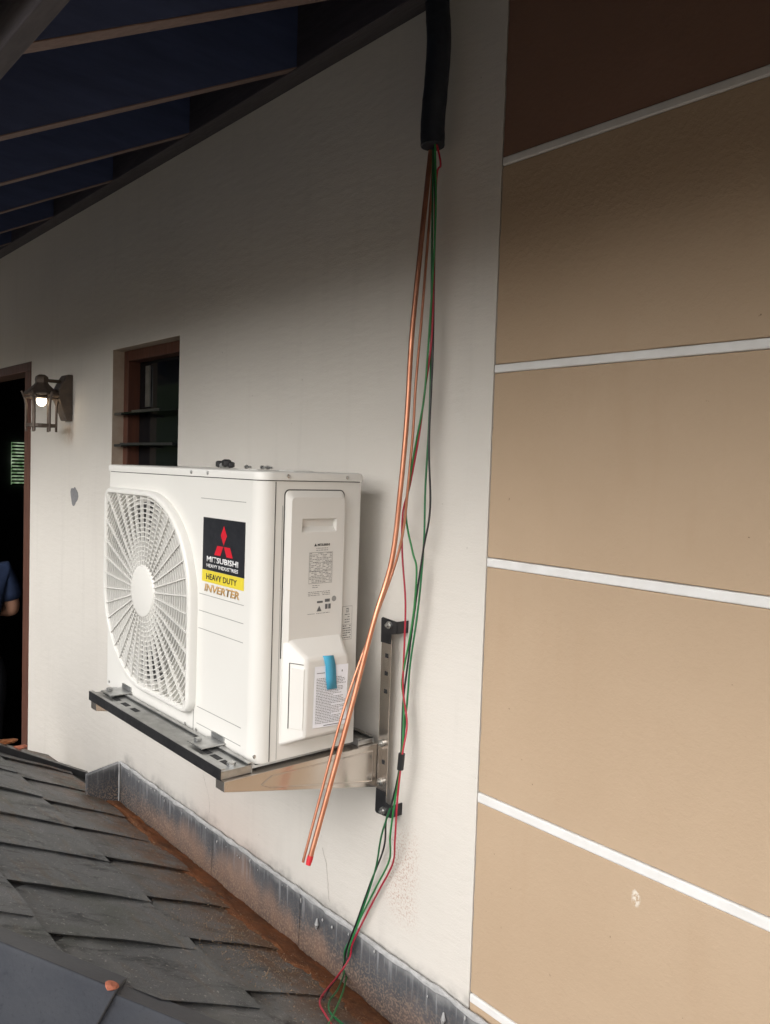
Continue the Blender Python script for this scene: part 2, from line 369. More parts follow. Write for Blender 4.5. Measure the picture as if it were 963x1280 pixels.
# unseen hedge added behind the camera to darken the window reflections
hg = thing('reflection_hedge', 'added unseen green hedge giving the window dark reflections', 'hedge', (-6, -11, -3.2))
b = MB(); vs = []; nx, nz = 120, 10
for i in range(nx+1):
    x = -40+36*i/nx
    for j in range(nz+1):
        z = -3.2+(9.6+.9*noise.noise(Vector((x*.25, 1, 0))))*j/nz; vs.append((x, -11-.5*j/nz+.9*noise.noise(Vector((x*.5, z*.6, 2)))+.4*noise.noise(Vector((x*1.7, z*1.7, 6))), z))
o = b.add(vs, [(i*(nz+1)+j, (i+1)*(nz+1)+j, (i+1)*(nz+1)+j+1, i*(nz+1)+j+1) for i in range(nx) for j in range(nz)]).build('branch_mass', 'leaf', hg, smooth=True)
o.modifiers.new('thick', 'SOLIDIFY').thickness = .6
b = MB(); rnd = random.Random(11)
for k in range(6000):
    v = Vector(vs[rnd.randrange(len(vs))])+Vector((rnd.gauss(0, .35), rnd.gauss(0, .25)+.2, rnd.gauss(0, .35)))
    a = Vector((rnd.gauss(0, 1), rnd.gauss(0, 1), rnd.gauss(0, 1))).normalized(); c_ = a.orthogonal().normalized(); l = rnd.uniform(.06, .14)
    b.add([v-a*l, v+c_*l*.45, v+a*l, v-c_*l*.45], [(0, 1, 2, 3)])
o = b.build('leaves', 'leaf', hg, normals=False); o['kind'] = 'stuff'

# ------------------------------------------------------------------ white wall with window and door openings
XE = .112; WT = 2.93; WB = -3.15; TH = .14
WIN = (-1.910, -1.336, 1.33, 2.122); DOOR = (-4.02, -2.908, -.3, 2.155)
def wall_mesh():
    b = MB(); xs = sorted({-7.0, XE, WIN[0], WIN[1], DOOR[0], DOOR[1]}); zs = sorted({WB, WT, WIN[2], WIN[3], DOOR[2], DOOR[3]})
    hole = lambda x, z: any(h[0] < x < h[1] and h[2] < z < h[3] for h in (WIN, DOOR))
    for i in range(len(xs)-1):
        for j in range(len(zs)-1):
            x0, x1, z0, z1 = xs[i], xs[i+1], zs[j], zs[j+1]
            if hole((x0+x1)/2, (z0+z1)/2): continue
            b.add([(x0,0,z0),(x1,0,z0),(x1,0,z1),(x0,0,z1)], [(0,1,2,3)]); b.add([(x0,TH,z0),(x1,TH,z0),(x1,TH,z1),(x0,TH,z1)], [(3,2,1,0)])
    b.cur = 1
    for h in (WIN, DOOR):
        x0, x1, z0, z1 = h
        b.add([(x0,0,z0),(x0,TH,z0),(x0,TH,z1),(x0,0,z1)], [(0,1,2,3)]); b.add([(x1,0,z0),(x1,TH,z0),(x1,TH,z1),(x1,0,z1)], [(3,2,1,0)])
        b.add([(x0,0,z1),(x1,0,z1),(x1,TH,z1),(x0,TH,z1)], [(3,2,1,0)]); b.add([(x0,0,z0),(x1,0,z0),(x1,TH,z0),(x0,TH,z0)], [(0,1,2,3)])
    b.cur = 0
    b.add([(-7,0,WT),(XE,0,WT),(XE,TH,WT),(-7,TH,WT)], [(0,1,2,3)]); b.add([(-7,0,WB),(-7,TH,WB),(-7,TH,WT),(-7,0,WT)], [(0,1,2,3)])
    b.add([(XE,0,WB),(XE,TH,WB),(XE,TH,WT),(XE,0,WT)], [(3,2,1,0)])
    return b
ww = thing('house_wall', 'off-white rendered house wall behind the air conditioning unit', 'wall', (-2, 0, WB))
wall_mesh().build('wall_face', ['white', 'reveal'], ww, normals=False)
# grey cement patch and cracks
def blob(cx, cz, rx, rz, n=22, amp=.25, seed=1):
    rnd = random.Random(seed); ph = [rnd.uniform(0, 6.28) for _ in range(4)]
    return [(cx+rx*math.cos(a)*(1+amp*sum(math.sin((k+2)*a+ph[k])/(k+2) for k in range(4))), cz+rz*math.sin(a)*(1+amp*sum(math.sin((k+2)*a+ph[k])/(k+2) for k in range(4)))) for a in [2*math.pi*i/n for i in range(n)]]
MB().prism(blob(-2.312, 1.524, .036, .046, amp=.35, seed=4), 'Y', -.0016, .004).build('cement_patch', 'patch', ww)
def crack(pts, w=.0016):
    P = [onY(*q) for q in pts]; P = spline(P, 5); rnd = random.Random(len(pts)*7+int(P[0].x*100)); b = MB(); vs = []
    for i, p in enumerate(P):
        ww_ = w*rnd.uniform(.5, 1.2); jx = rnd.uniform(-.002, .002); vs += [(p.x-ww_/2+jx, -.0009, p.z), (p.x+ww_/2+jx, -.0009, p.z)]
    b.add(vs, [(2*i, 2*i+1, 2*i+3, 2*i+2) for i in range(len(P)-1)]); return b.build('hairline_crack', 'crack', ww)
crack([(254, 968), (258, 982), (262, 1000), (262, 1016)]); crack([(404, 1060), (409, 1085), (411, 1115), (412, 1128)])
crack([(520, 670), (560, 676), (608, 683)], .0012)

# ------------------------------------------------------------------ tan wall: panels with white grooves between
tw = thing('panelled_wall', 'tan rendered wall panels divided by white horizontal grooves', 'wall', (2, 0, WB))
MB().box(XE+.0015, 4.5, .013, TH, WB, WT).build('backing_wall', 'groove', tw)
GR = [(2.790, .010), (2.334, .0095), (1.9055, .0095), (1.4955, .0105), (.9835, .0115), (.535, .0105), (.08, .0105), (-.4, .0105)]
edges = [WT]+[e for g, h in GR for e in (g+h, g-h)]+[WB]
def panel_mesh(z0, z1, seed):
    rnd = random.Random(seed); n = 22; x0 = XE+.0015
    L = [(x0+noise.noise(Vector((seed*3.1, i*.9, 0)))*.0022+.0012, z0+(z1-z0)*i/n) for i in range(n+1)]
    m_ = 40; bot = [(x0+(4.5-x0)*(i/m_)**1.6, z0+noise.noise(Vector((i*.7, seed*5, 2)))*.0012) for i in range(1, m_+1)]
    top = [(x0+(4.5-x0)*(i/m_)**1.6, z1+noise.noise(Vector((i*.7, seed*5, 9)))*.0012) for i in range(m_, 0, -1)]
    return MB().prism(bot+top+L[::-1], 'Y', 0.0, .0135)
for i in range(0, len(edges), 2):
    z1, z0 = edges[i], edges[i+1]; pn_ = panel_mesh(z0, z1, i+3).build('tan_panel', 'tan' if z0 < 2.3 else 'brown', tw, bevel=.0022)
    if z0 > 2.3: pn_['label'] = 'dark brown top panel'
for g, h in GR:
    b = MB(); b.box(XE+.004, 4.5, -.0035, .0128, g-h+.0006, g+h-.0012); b.build('groove_strip', 'groove', tw, bevel=.003)

# ------------------------------------------------------------------ flashing, end return and sealant bead
FT, FB = .505, .318
fl = thing('wall_flashing', 'grey metal flashing strip stained with rust along the wall foot', 'flashing', (-.8, -.01, FB))
def sheet(x0, x1, n, yfun, z0, z1, topw):
    b = MB(); vs = []; 
    for i in range(n+1):
        x = x0+(x1-x0)*i/n
        for j, z in enumerate((z0, z0+(z1-z0)*.5, z1)):
            vs.append((x, yfun(x, j)+noise.noise(Vector((x*4, z*6, 1)))*.0022, z+(noise.noise(Vector((x*7, 3, 0)))*.003*topw if j == 2 else 0)))
    fs = [(i*3+j, (i+1)*3+j, (i+1)*3+j+1, i*3+j+1) for i in range(n) for j in range(2)]
    return b.add(vs, fs)
segs = [(-1.750, -1.00), (-1.015, -.52), (-.535, .42)]
for k, (x0, x1) in enumerate(segs):
    o = sheet(x0, x1, 40, lambda x, j, k=k: -.010-.0022*(k % 2)-(.008 if j == 0 else 0), FB-.03, FT, 1).build('flashing_sheet', 'flash', fl, smooth=True)
    sd = o.modifiers.new('thick', 'SOLIDIFY'); sd.thickness = .0018
b = MB(); b.prism([(-.140, .378), (-.010, .316), (-.010, FT), (-.139, .483)], 'X', -1.775, -1.752); b.build('end_return', 'flash', fl, bevel=.002)
# sloping flashing on the far side of the hip (outside the photograph)
b = MB(); b.prism([(.42, .30), (.42, .515), (1.9, -.22), (1.9, -.42)], 'Y', -.014, -.006); b.build('flashing_sheet', 'flash', fl)
bead = MB(); pts = []; n = 150
for i in range(n+1):
    x = -1.752+(2.17)*i/n; pts.append((x, -.011+noise.noise(Vector((x*9, 0, 5)))*.003, FT+.002+noise.noise(Vector((x*12, 1, 0)))*.004))
bead.tube(pts, [.0065+.0040*noise.noise(Vector((p[0]*25, 7, 1)))+.0022*noise.noise(Vector((p[0]*90, 3, 1))) for p in pts], 7)
for i in range(26):                         # drips and dabs of sealant
    x = random.uniform(-1.74, .38); z = FT-random.uniform(.004, .03); rr = random.uniform(.0012, .0028)
    bead.tube([(x, -.0145, z+rr*2), (x+.001, -.0155, z), (x, -.0145, z-rr*random.uniform(1, 4))], [rr*.5, rr, rr*.3], 6)
for (x, z) in ((-.435, .455), (.05, .455)):
    bead.tube([(x, -.014, z+.014), (x+.003, -.017, z), (x-.002, -.014, z-.016)], [.002, .006, .002], 7)
bead.tube([(-1.7525, -.014, z) for z in [.33+.175*i/12 for i in range(13)]], [.003+.003*abs(noise.noise(Vector((i*.8, 2, 2)))) for i in range(13)], 6)
bead.build('sealant_bead', 'mortar', fl, smooth=True)

# ------------------------------------------------------------------ tiled roof: two planes meeting in a hip
ROOFS = .5                                  # z = .318 - .5*y ; hip at y = x - HIP
HIP = .548
roof = thing('tiled_roof', 'dark grey flat-tiled lower roof draining to the wall', 'roof', (-1, -.8, .3))
def swap(p): return Vector((p[1]+HIP, p[0]-HIP, p[2]))          # mirror across the hip onto the other plane
sl_ = Vector((0, 1, -ROOFS)).normalized(); nn = Vector((0, ROOFS, 1)).normalized()
def tile_mesh(seed, x0, w, y_low, length, mirror=False, clip=True):
    """x0 = right (+X) edge, y_low = lower end, built on the plane in world coordinates"""
    rnd = random.Random(seed); W_ = w+.03; nx, ny = 9, 9; top = []; bot = []; th = .013
    a1, a2 = rnd.uniform(0, 9), rnd.uniform(0, 9); tiltx = rnd.uniform(.0085, .011); lift = rnd.uniform(.002, .005); warp = rnd.uniform(-.0015, .0015)
    vs = []
    base = Vector((x0, y_low, .318-ROOFS*y_low))
    for layer in (0, 1):
        for j in range(ny):
            v = (j/(ny-1)); 
            for i in range(nx):
                u = i/(nx-1)
                q = base+Vector((-W_*(1-u), 0, 0))-sl_*(length*(1-v))
                h = tiltx*u+(lift+.012)*v + warp*math.sin(u*3.1)*v
                h -= .005*max(0, (u-.72)/.28)**2*max(0, (v-.62)/.38)**1.5      # worn lower corner
                h += noise.noise(Vector((u*2.5+a1, v*2.5+a2, seed)))*.0022
                jx = noise.noise(Vector((v*3+a2, a1, 4)))*.004*(u > .9) ; jy = noise.noise(Vector((u*4+a1, a2, 8)))*.006*(v > .9)
                q = q+nn*(h-(th if layer == 0 else 0)-(.022 if mirror else 0))+Vector((jx-(.016*(u > .99) if layer == 0 else 0), 0, 0))+sl_*(jy-(.012*(v > .99) if layer == 0 else 0))
                vs.append(q)
    N = nx*ny; fs = []
    for j in range(ny-1):
        for i in range(nx-1):
            a = j*nx+i; fs.append((N+a, N+a+1, N+a+nx+1, N+a+nx))
    per = [i for i in range(nx)]+[j*nx+nx-1 for j in range(1, ny)]+[(ny-1)*nx+i for i in range(nx-2, -1, -1)]+[j*nx for j in range(ny-2, 0, -1)]
    for k in range(len(per)): a, c = per[k], per[(k+1) % len(per)]; fs.append((a, c, N+c, N+a))
    fs.append(tuple(reversed(per)))
    me = D.meshes.new('tile'); me.from_pydata([tuple(v) for v in vs], [], fs)
    bm = bmesh.new(); bm.from_mesh(me)
    mg = .19 if mirror else .085
    if clip and any(v.co.y < v.co.x-HIP+mg for v in bm.verts):
        bmesh.ops.bisect_plane(bm, geom=bm.verts[:]+bm.edges[:]+bm.faces[:], plane_co=(0, -HIP+mg, 0), plane_no=(1, -1, 0), clear_outer=True)
    if mirror:
        for v in bm.verts: v.co = swap(v.co)
    bmesh.ops.recalc_face_normals(bm, faces=bm.faces)
    if not bm.faces: bm.free(); D.meshes.remove(me); return None
    bm.to_mesh(me); bm.free(); me.materials.append(M['tile']); me.shade_smooth(); me.set_sharp_from_angle(angle=R(40))
    o = D.objects.new('tile', me); COL.objects.link(o); setparent(o, roof); return o
courses = [(-.088, .292, [-2.06, -1.80, -1.535, -1.28, -1.02, -.745, -.488, -.235, .03, .29, .55]),
           (-.385, .362, [-2.08, -1.80, -1.525, -1.24, -.957, -.68, -.408, -.14, .13]),
           (-.750, .362, [-2.10, -1.83, -1.56, -1.28, -1.0, -.73, -.46, -.19]),
           (-1.112, .362, [-2.08, -1.80, -1.52, -1.24, -.96, -.68]),
           (-1.474, .362, [-2.10, -1.83, -1.56, -1.28, -1.0]),
           (-1.836, .362, [-2.08, -1.80, -1.52, -1.24])]
sd_ = 0
for yl, ex, joints in courses:
    for i, xj in enumerate(joints):
        w = xj-joints[i-1] if i else .27
        sd_ += 1; tile_mesh(sd_, xj, w, yl, (ex+.07)/sl_.y)
# the plane facing right, beyond the hip
for yl in [1.50-.362*k for k in range(10)]:
    off = .135 if int(round(yl/.362)) % 2 else 0
    for k in range(14):
        xj = .50-.27*k+off
        if yl > xj-HIP+.02-.45 and xj <= .548+.01 and xj > -2.4:
            sd_ += 1; tile_mesh(sd_, xj, .27, yl, .432/sl_.y, mirror=True)
b = MB(); DZ = .028
b.add([(-2.12, 0, .318-DZ), (HIP, 0, .318-DZ), (-2.12, -2.12-HIP, .318+.5*(2.12+HIP)-DZ)], [(0, 1, 2)])
zz = lambda x: .318+.5*HIP-.5*x-DZ
b.add([(HIP, 0, .318-DZ), (2.2, 0, zz(2.2)), (2.2, -2.12-HIP, zz(2.2)), (-2.12, -2.12-HIP, zz(-2.12))], [(0, 3, 2, 1)])
o = b.build('roof_deck', 'dark', roof); sd = o.modifiers.new('thick', 'SOLIDIFY'); sd.thickness = .03; sd.offset = -1
# hip caps: two wings over the hip
hd = Vector((1, 1, -.5)).normalized(); wA = Vector((-.745, .596, -.298)).normalized(); wB = Vector((.596, -.745, -.298)).normalized(); upv = (nn+Vector((ROOFS, 0, 1)).normalized()).normalized()
def hip_cap(s0, s1, lift0, lift1):
    """s = distance along the hip from the point x = -.30"""
    P0 = Vector((-.30, -.30-HIP, .318+.5*(.30+HIP))); b = MB(); rings = []
    for s, lf in ((s0, lift0), (s0*.5+s1*.5, (lift0+lift1)/2), (s1, lift1)):
        c = P0+hd*s+upv*lf; e = []
        nA = nn; nB = Vector((ROOFS, 0, 1)).normalized()
        outer = [c+wA*.078, c+wA*.012, c+upv*.003, c+wB*.012, c+wB*.19, c+wB*.196-nB*.03]
        inner = [c+wA*.078-upv*.016, c-upv*.016, c+wB*.18-upv*.016, c+wB*.18-nB*.03]
        rings.append(outer+inner[::-1])
    n = len(rings[0]); vs = [v for rg in rings for v in rg]; fs = [tuple(range(n))]+[tuple(2*n+k for k in range(n-1, -1, -1))]
    for i in range(2):
        for k in range(n): fs.append((i*n+k, i*n+(k+1) % n, (i+1)*n+(k+1) % n, (i+1)*n+k))
    b.add(vs, fs); return b.build('hip_cap', 'cap', roof, bevel=.003, smooth=True)
sE = .222
for k in range(-3, 3): hip_cap(sE+k*.42-.45, sE+k*.42, .014, .026)
# chipped orange spot on the cap joint
chip_c = Vector((-.30, -.30-HIP, .318+.5*(.30+HIP)))+hd*(sE-.012)+upv*.030
b = MB(); bm = bmesh.new(); bmesh.ops.create_icosphere(bm, subdivisions=2, radius=.013)
for v in bm.verts: v.co *= 1+.35*noise.noise(v.co*140)
fl_ = [v.co-upv*(v.co.dot(upv)*.72) for v in bm.verts]
b.add([q+chip_c for q in fl_], [[v.index for v in f.verts] for f in bm.faces]); bm.free()
b.build('terracotta_chip', 'terracotta', roof)

# dark metal trim on the far verge
def rp(x, y, h=0): return Vector((x, y, .318-ROOFS*y))+nn*h
vt = MB(); P0, P1 = rp(-2.165, -.62, .045), rp(-2.105, .0, .030)
dv = (P1-P0).normalized(); sv = Vector((1, 0, 0))
vt.obox((P0+P1)/2, dv*((P1-P0).length/2), sv*.022, nn*.003); vt.obox((P0+P1)/2+sv*.021-nn*.010, dv*((P1-P0).length/2-.002), sv*.0025, nn*.012)
tag(vt.build('verge_trim', 'blacksteel', bevel=.001), 'black metal angle trim lying on the far roof edge by the door', 'trim')
# broken terracotta scraps by the door
def lump(name, c, r, sq, seed, mat, parent=None):
    bm = bmesh.new(); bmesh.ops.create_icosphere(bm, subdivisions=3, radius=1); b = MB()
    for v in bm.verts: v.co *= 1+.4*noise.noise(v.co*1.6+Vector((seed, 0, 0)))+.15*noise.noise(v.co*5+Vector((seed, 3, 0)))
    b.add([(c[0]+v.co.x*r*sq[0], c[1]+v.co.y*r*sq[1], c[2]+v.co.z*r*sq[2]) for v in bm.verts], [[v.index for v in f.verts] for f in bm.faces]); bm.free()
    return b.build(name, mat, parent)
for i, (dx, y, h, r, g) in enumerate(((-2.180, -.335, .048, .024, 'rust'), (-2.160, -.285, .046, .017, 'terracotta'), (-2.19, -.40, .050, .024, 'terracotta'))):
    p = rp(dx, y, h)
    tag(lump('broken_mortar', p, r, (1, 1.7, .38), i*3.3, g), ['rust brown mortar lump on the far roof edge', 'small orange terracotta scrap on the black verge trim by the door', 'larger terracotta scrap on the far verge'][i], 'rubble', 'rubble on the far roof edge')

# rusty silt in the gutter
b = MB(); vs = []; nx, ny = 240, 9
for i in range(nx+1):
    x = -1.745+2.15*i/nx
    wide = .118+.035*noise.noise(Vector((x*2.3, 5, 0)))+.022*noise.noise(Vector((x*11, 2, 0)))+.008*noise.noise(Vector((x*40, 2, 0)))+.035*max(0, min(1, (x+.9)))-.045*max(0, min(1, (-1.25-x)/.4))
    for j in range(ny+1):
        y = -.016-(wide-.016)*j/ny; t = j/ny
        z = .318+max(.030, ROOFS*-y+.0235)+.004*(1-t)-.016*max(0, t-.70)/.30+.0055*noise.noise(Vector((x*16, y*22, 1)))+.004*noise.noise(Vector((x*60, y*60, 4)))
        vs.append((x, y, z))
b.add(vs, [(i*(ny+1)+j, i*(ny+1)+j+1, (i+1)*(ny+1)+j+1, (i+1)*(ny+1)+j) for i in range(nx) for j in range(ny)])
o = b.build('gutter_silt', 'rust', smooth=True); tag(o, 'orange rusty silt lying along the roof and wall junction', 'silt', kind='stuff')
# loose crumbs on the tiles
b = MB(); cnt = 0
def crumb(x, y, h, s):
    c = rp(x, y, h); a = Vector((random.gauss(0, 1), random.gauss(0, 1), random.gauss(0, 1))).normalized(); bb = a.orthogonal().normalized(); cc = a.cross(bb)
    b.add([c+a*s, c-a*s*.6+bb*s, c-a*s*.5-bb*s*.6+cc*s*.8, c-a*s*.4-cc*s], [(0,1,2),(0,2,3),(0,3,1),(1,3,2)])
while cnt < 1500:
    if random.random() < .6: x, y = random.gauss(-.42, .16), random.gauss(-.22, .085)
    else: x, y = random.uniform(-1.6, .1), -.09-abs(random.gauss(0, .10))
    if y > -.05 or y < -.70 or y < x-HIP+.1 or x > .3: continue
    crumb(x, y, random.uniform(.018, .024), random.uniform(.0009, .0024)); cnt += 1
o = b.build('silt_crumbs', 'crumb'); tag(o, 'pale grit and crumbs scattered over the dark roof tiles', 'grit', kind='stuff')

# ------------------------------------------------------------------ eave overhead
ev = thing('main_roof_eave', 'dark timber eave with navy boards and brown rafters overhead', 'eave', (-1, -.5, 2.2))
ES = .5254
def ez(y): return 2.742+ES*y
def slopeslab(b, x0, x1, ya, yb, lo, hi):
    return b.add([(x0,ya,ez(ya)+lo),(x1,ya,ez(ya)+lo),(x1,yb,ez(yb)+lo),(x0,yb,ez(yb)+lo),(x0,ya,ez(ya)+hi),(x1,ya,ez(ya)+hi),(x1,yb,ez(yb)+hi),(x0,yb,ez(yb)+hi)],
                 [(0,3,2,1),(4,5,6,7),(0,1,5,4),(1,2,6,5),(2,3,7,6),(3,0,4,7)])
for xr in (.08, -.46, -1.02, -1.59, -2.19, -2.75, -3.31, -3.87, -4.43, .62, 1.16, 1.70, 2.24, 2.78, 3.32):
    b = MB(); slopeslab(b, xr-.021, xr+.021, -.965, -.148, .003, .152); b.cur = 1; slopeslab(b, xr-.0215, xr+.0215, -.965, -.1485, 0, .0025)
    b.build('rafter', ['navy', 'rafter_wood'], ev, bevel=.0008)
nb = 6
for k in range(nb):
    ya, yb = -.99+.985*k/nb, -.99+.985*(k+1)/nb-.002
    slopeslab(MB(), -5, 4.2, ya, yb, .153+.0005*(k % 2), .172).build('roof_board', 'navy', ev)
b = MB(); b.add([(-5,-.15,ez(-.15)-.003),(4.2,-.15,ez(-.15)-.003),(4.2,-.001,ez(0)-.004),(-5,-.001,ez(0)-.004),(-5,-.15,ez(-.15)+.150),(4.2,-.15,ez(-.15)+.150),(4.2,-.001,ez(0)+.148),(-5,-.001,ez(0)+.148)],
      [(0,3,2,1),(4,5,6,7),(0,1,5,4),(1,2,6,5),(2,3,7,6),(3,0,4,7)]); b.build('wall_beam', 'beam_wood', ev, bevel=.003)
MB().box(-5, 4.2, -.992, -.967, 2.205, 2.43).build('fascia_board', 'beam_wood', ev, bevel=.002)
g = [(-.994, 2.40)]+[(-1.055+.061*math.cos(R(-a)), 2.290+.061*math.sin(R(-a))) for a in range(0, 181, 15)]+[(-1.055+.057*math.cos(R(-a)), 2.290+.057*math.sin(R(-a))) for a in range(180, -1, -15)]+[(-.998, 2.40)]
MB().prism(g, 'X', -5, 4.2).build('eave_gutter', 'galv', ev, bevel=.002)
b = MB(); slopeslab(b, -5, 4.2, -1.03, .1, .175, .21); b.build('roof_covering', 'tile', ev)

# ------------------------------------------------------------------ dark room behind the door
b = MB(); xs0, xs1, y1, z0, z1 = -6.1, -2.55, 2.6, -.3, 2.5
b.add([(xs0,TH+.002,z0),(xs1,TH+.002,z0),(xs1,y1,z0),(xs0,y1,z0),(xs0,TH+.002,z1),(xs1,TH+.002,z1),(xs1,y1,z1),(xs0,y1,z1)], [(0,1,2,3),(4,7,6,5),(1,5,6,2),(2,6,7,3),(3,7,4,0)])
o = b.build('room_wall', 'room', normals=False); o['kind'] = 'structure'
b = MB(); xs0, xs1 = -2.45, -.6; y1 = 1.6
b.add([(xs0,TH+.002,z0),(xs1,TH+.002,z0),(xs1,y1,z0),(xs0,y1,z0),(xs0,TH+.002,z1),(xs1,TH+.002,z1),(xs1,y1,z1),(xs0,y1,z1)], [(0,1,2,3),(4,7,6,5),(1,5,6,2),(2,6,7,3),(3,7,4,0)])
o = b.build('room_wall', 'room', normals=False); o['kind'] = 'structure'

# door frame
df = thing('door_frame', 'red-brown wooden door frame of the dark open doorway', 'door frame', (-3.4, 0, -.3))
MB().box(-3.000, -2.9085, -.003, .10, -.299, 2.110).build('jamb', 'wood', df, bevel=.003)
MB().box(-4.019, -3.93, -.003, .10, -.299, 2.110).build('jamb', 'wood', df, bevel=.003)
MB().box(-4.019, -2.9085, -.0035, .10, 2.111, 2.154).build('lintel', 'wood', df, bevel=.003)
# louvred window on the room's far wall
lw = thing('louvred_window', 'small daylit louvred window with green garden beyond seen through the doorway', 'window', (-6.05, .9, 1.3))
ly0 = onX(15, 580, -6.05).y; MB().box(-6.075, -6.07, ly0, 1.35, 1.45, 1.81).build('daylit_pane', 'day', lw)
for k in range(13):
    z = 1.452+.0285*k; MB().obox((-6.055, (ly0+1.35)/2, z), (.010, 0, .007), (0, (1.35-ly0)/2, 0), (-.0007, 0, .001)).build('louvre_slat', 'trousers', lw)

# ------------------------------------------------------------------ louvre window in the white wall
win = thing('window', 'narrow brown-framed glass louvre window above the air conditioning unit', 'window', (-1.62, .08, 1.33))
x0, x1, z0, z1 = WIN; fw = .042; FY0, FY1 = .045, .105
MB().box(x0+.001, x0+fw, FY0, FY1, z0+.001, z1-.001).build('frame_side', 'wood', win, bevel=.003)
MB().box(x1-fw*.6, x1-.001, FY0, FY1, z0+.001, z1-.001).build('frame_side', 'wood', win, bevel=.003)
MB().box(x0+fw+.0005, x1-fw*.6-.0005, FY0, FY1, z1-fw, z1-.001).build('frame_top', 'wood', win, bevel=.003)
MB().box(x0+fw+.0005, x1-fw*.6-.0005, FY0, FY1, z0+.001, z0+fw).build('frame_bottom', 'wood', win, bevel=.003)
MB().box(x0+fw+.002, x1-fw*.6-.002, .094, .098, z0+fw+.001, z1-fw-.001).build('back_pane', 'glass', win)
MB().box(-1.475, -1.467, .086, .093, z0+fw+.001, z1-fw-.001).build('mullion', 'blacksteel', win)
for k, (z, tilt) in enumerate(((1.876, 6), (1.752, 5))):
    a = R(tilt); ln = .050
    bl = MB().obox(((x0+fw+x1-fw*.6)/2, .055, z), ((x1-x0-fw*1.6)/2-.006, 0, 0), (0, math.cos(a)*ln, math.sin(a)*ln), (0, -math.sin(a)*.003, math.cos(a)*.003)).build('louvre_blade', 'glass', win)
    if tilt < 10:
        MB().obox((x0+.045, .040, z-.004), (.035, 0, 0), (0, .036, .003), (0, 0, .005)).build('blade_clip', 'blacksteel', bl, bevel=.001)
        MB().obox(((x0+x1)/2+.01, .006, z-.001), ((x1-x0)/2-.06 if k == 1 else .12, 0, 0), (0, .003, 0), (0, 0, .0045)).build('blade_edge', 'blacksteel', bl)
MB().box(-1.80, -1.76, .087, .092, 1.90, 2.06).build('latch_bar', 'steel', win)

# ------------------------------------------------------------------ wall lantern
LX, LY = -2.385, -.120
ln_ = thing('wall_lantern', 'bronze metal wall lantern with a lit bulb beside the doorway', 'lamp', (LX, 0, 1.85))
b = MB(); b.prism([(-.001, 2.052), (-.022, 2.052), (-.034, 2.035), (-.060, 1.985), (-.060, 1.945), (-.024, 1.852), (-.001, 1.852)], 'X', LX-.042, LX+.042); b.build('wall_plate', 'iron', ln_, bevel=.004)
b = MB(); b.tube([(LX, -.02, 2.018), (LX, -.05, 2.021), (LX, LY+.02, 2.021)], .0075, 8); b.build('arm', 'iron', ln_)
b = MB(); b.tube([(LX, -.055, 1.985), (LX, -.075, 1.972), (LX, -.09, 1.972)], .006, 8); b.build('arm', 'iron', ln_)
b = MB(); b.lathe([(.0, 2.046), (.014, 2.044), (.026, 2.036), (.029, 2.024), (.027, 2.010), (.032, 2.002), (.050, 1.985), (.066, 1.972), (.074, 1.966), (.076, 1.958), (.070, 1.956), (.0, 1.962)], (LX, LY, 0), 'Z', 6)
b.build('lantern_roof', 'iron', ln_, bevel=.0015)
for k in range(6):
    a = 2*math.pi*k/6+.26; rr = lambda z: .060+.018*max(0, (z-1.90)/.07)**2
    path = [(LX+rr(z)*math.cos(a), LY+rr(z)*math.sin(a), z) for z in (1.80, 1.84, 1.88, 1.91, 1.94, 1.97)]
    MB().tube(path, [.0058]*6, 6).build('cage_bar', 'iron', ln_)
for z, r, h in ((1.826, .060, .007), (1.944, .064, .003)):
    b = MB(); pts = [(LX+r*math.cos(2*math.pi*k/36), LY+r*math.sin(2*math.pi*k/36), z) for k in range(37)]
    b.lathe([(r-.003, z-h), (r+.003, z-h), (r+.003, z+h), (r-.003, z+h), (r-.003, z-h)], (LX, LY, 0), 'Z', 24); b.f = b.f[:-2]; b.mi = b.mi[:-2]
    b.build('cage_ring', 'iron', ln_)
MB().lathe([(.0, 1.965), (.024, 1.963), (.026, 1.945), (.022, 1.942), (0, 1.942)], (LX, LY, 0), 'Z', 16).build('bulb_holder', 'iron', ln_)
MB().lathe([(.001, 1.909), (.010, 1.911), (.017, 1.918), (.0205, 1.929), (.020, 1.9415), (.001, 1.9418)], (LX, LY, 0), 'Z', 20).build('bulb', 'bulb', ln_, smooth=True)

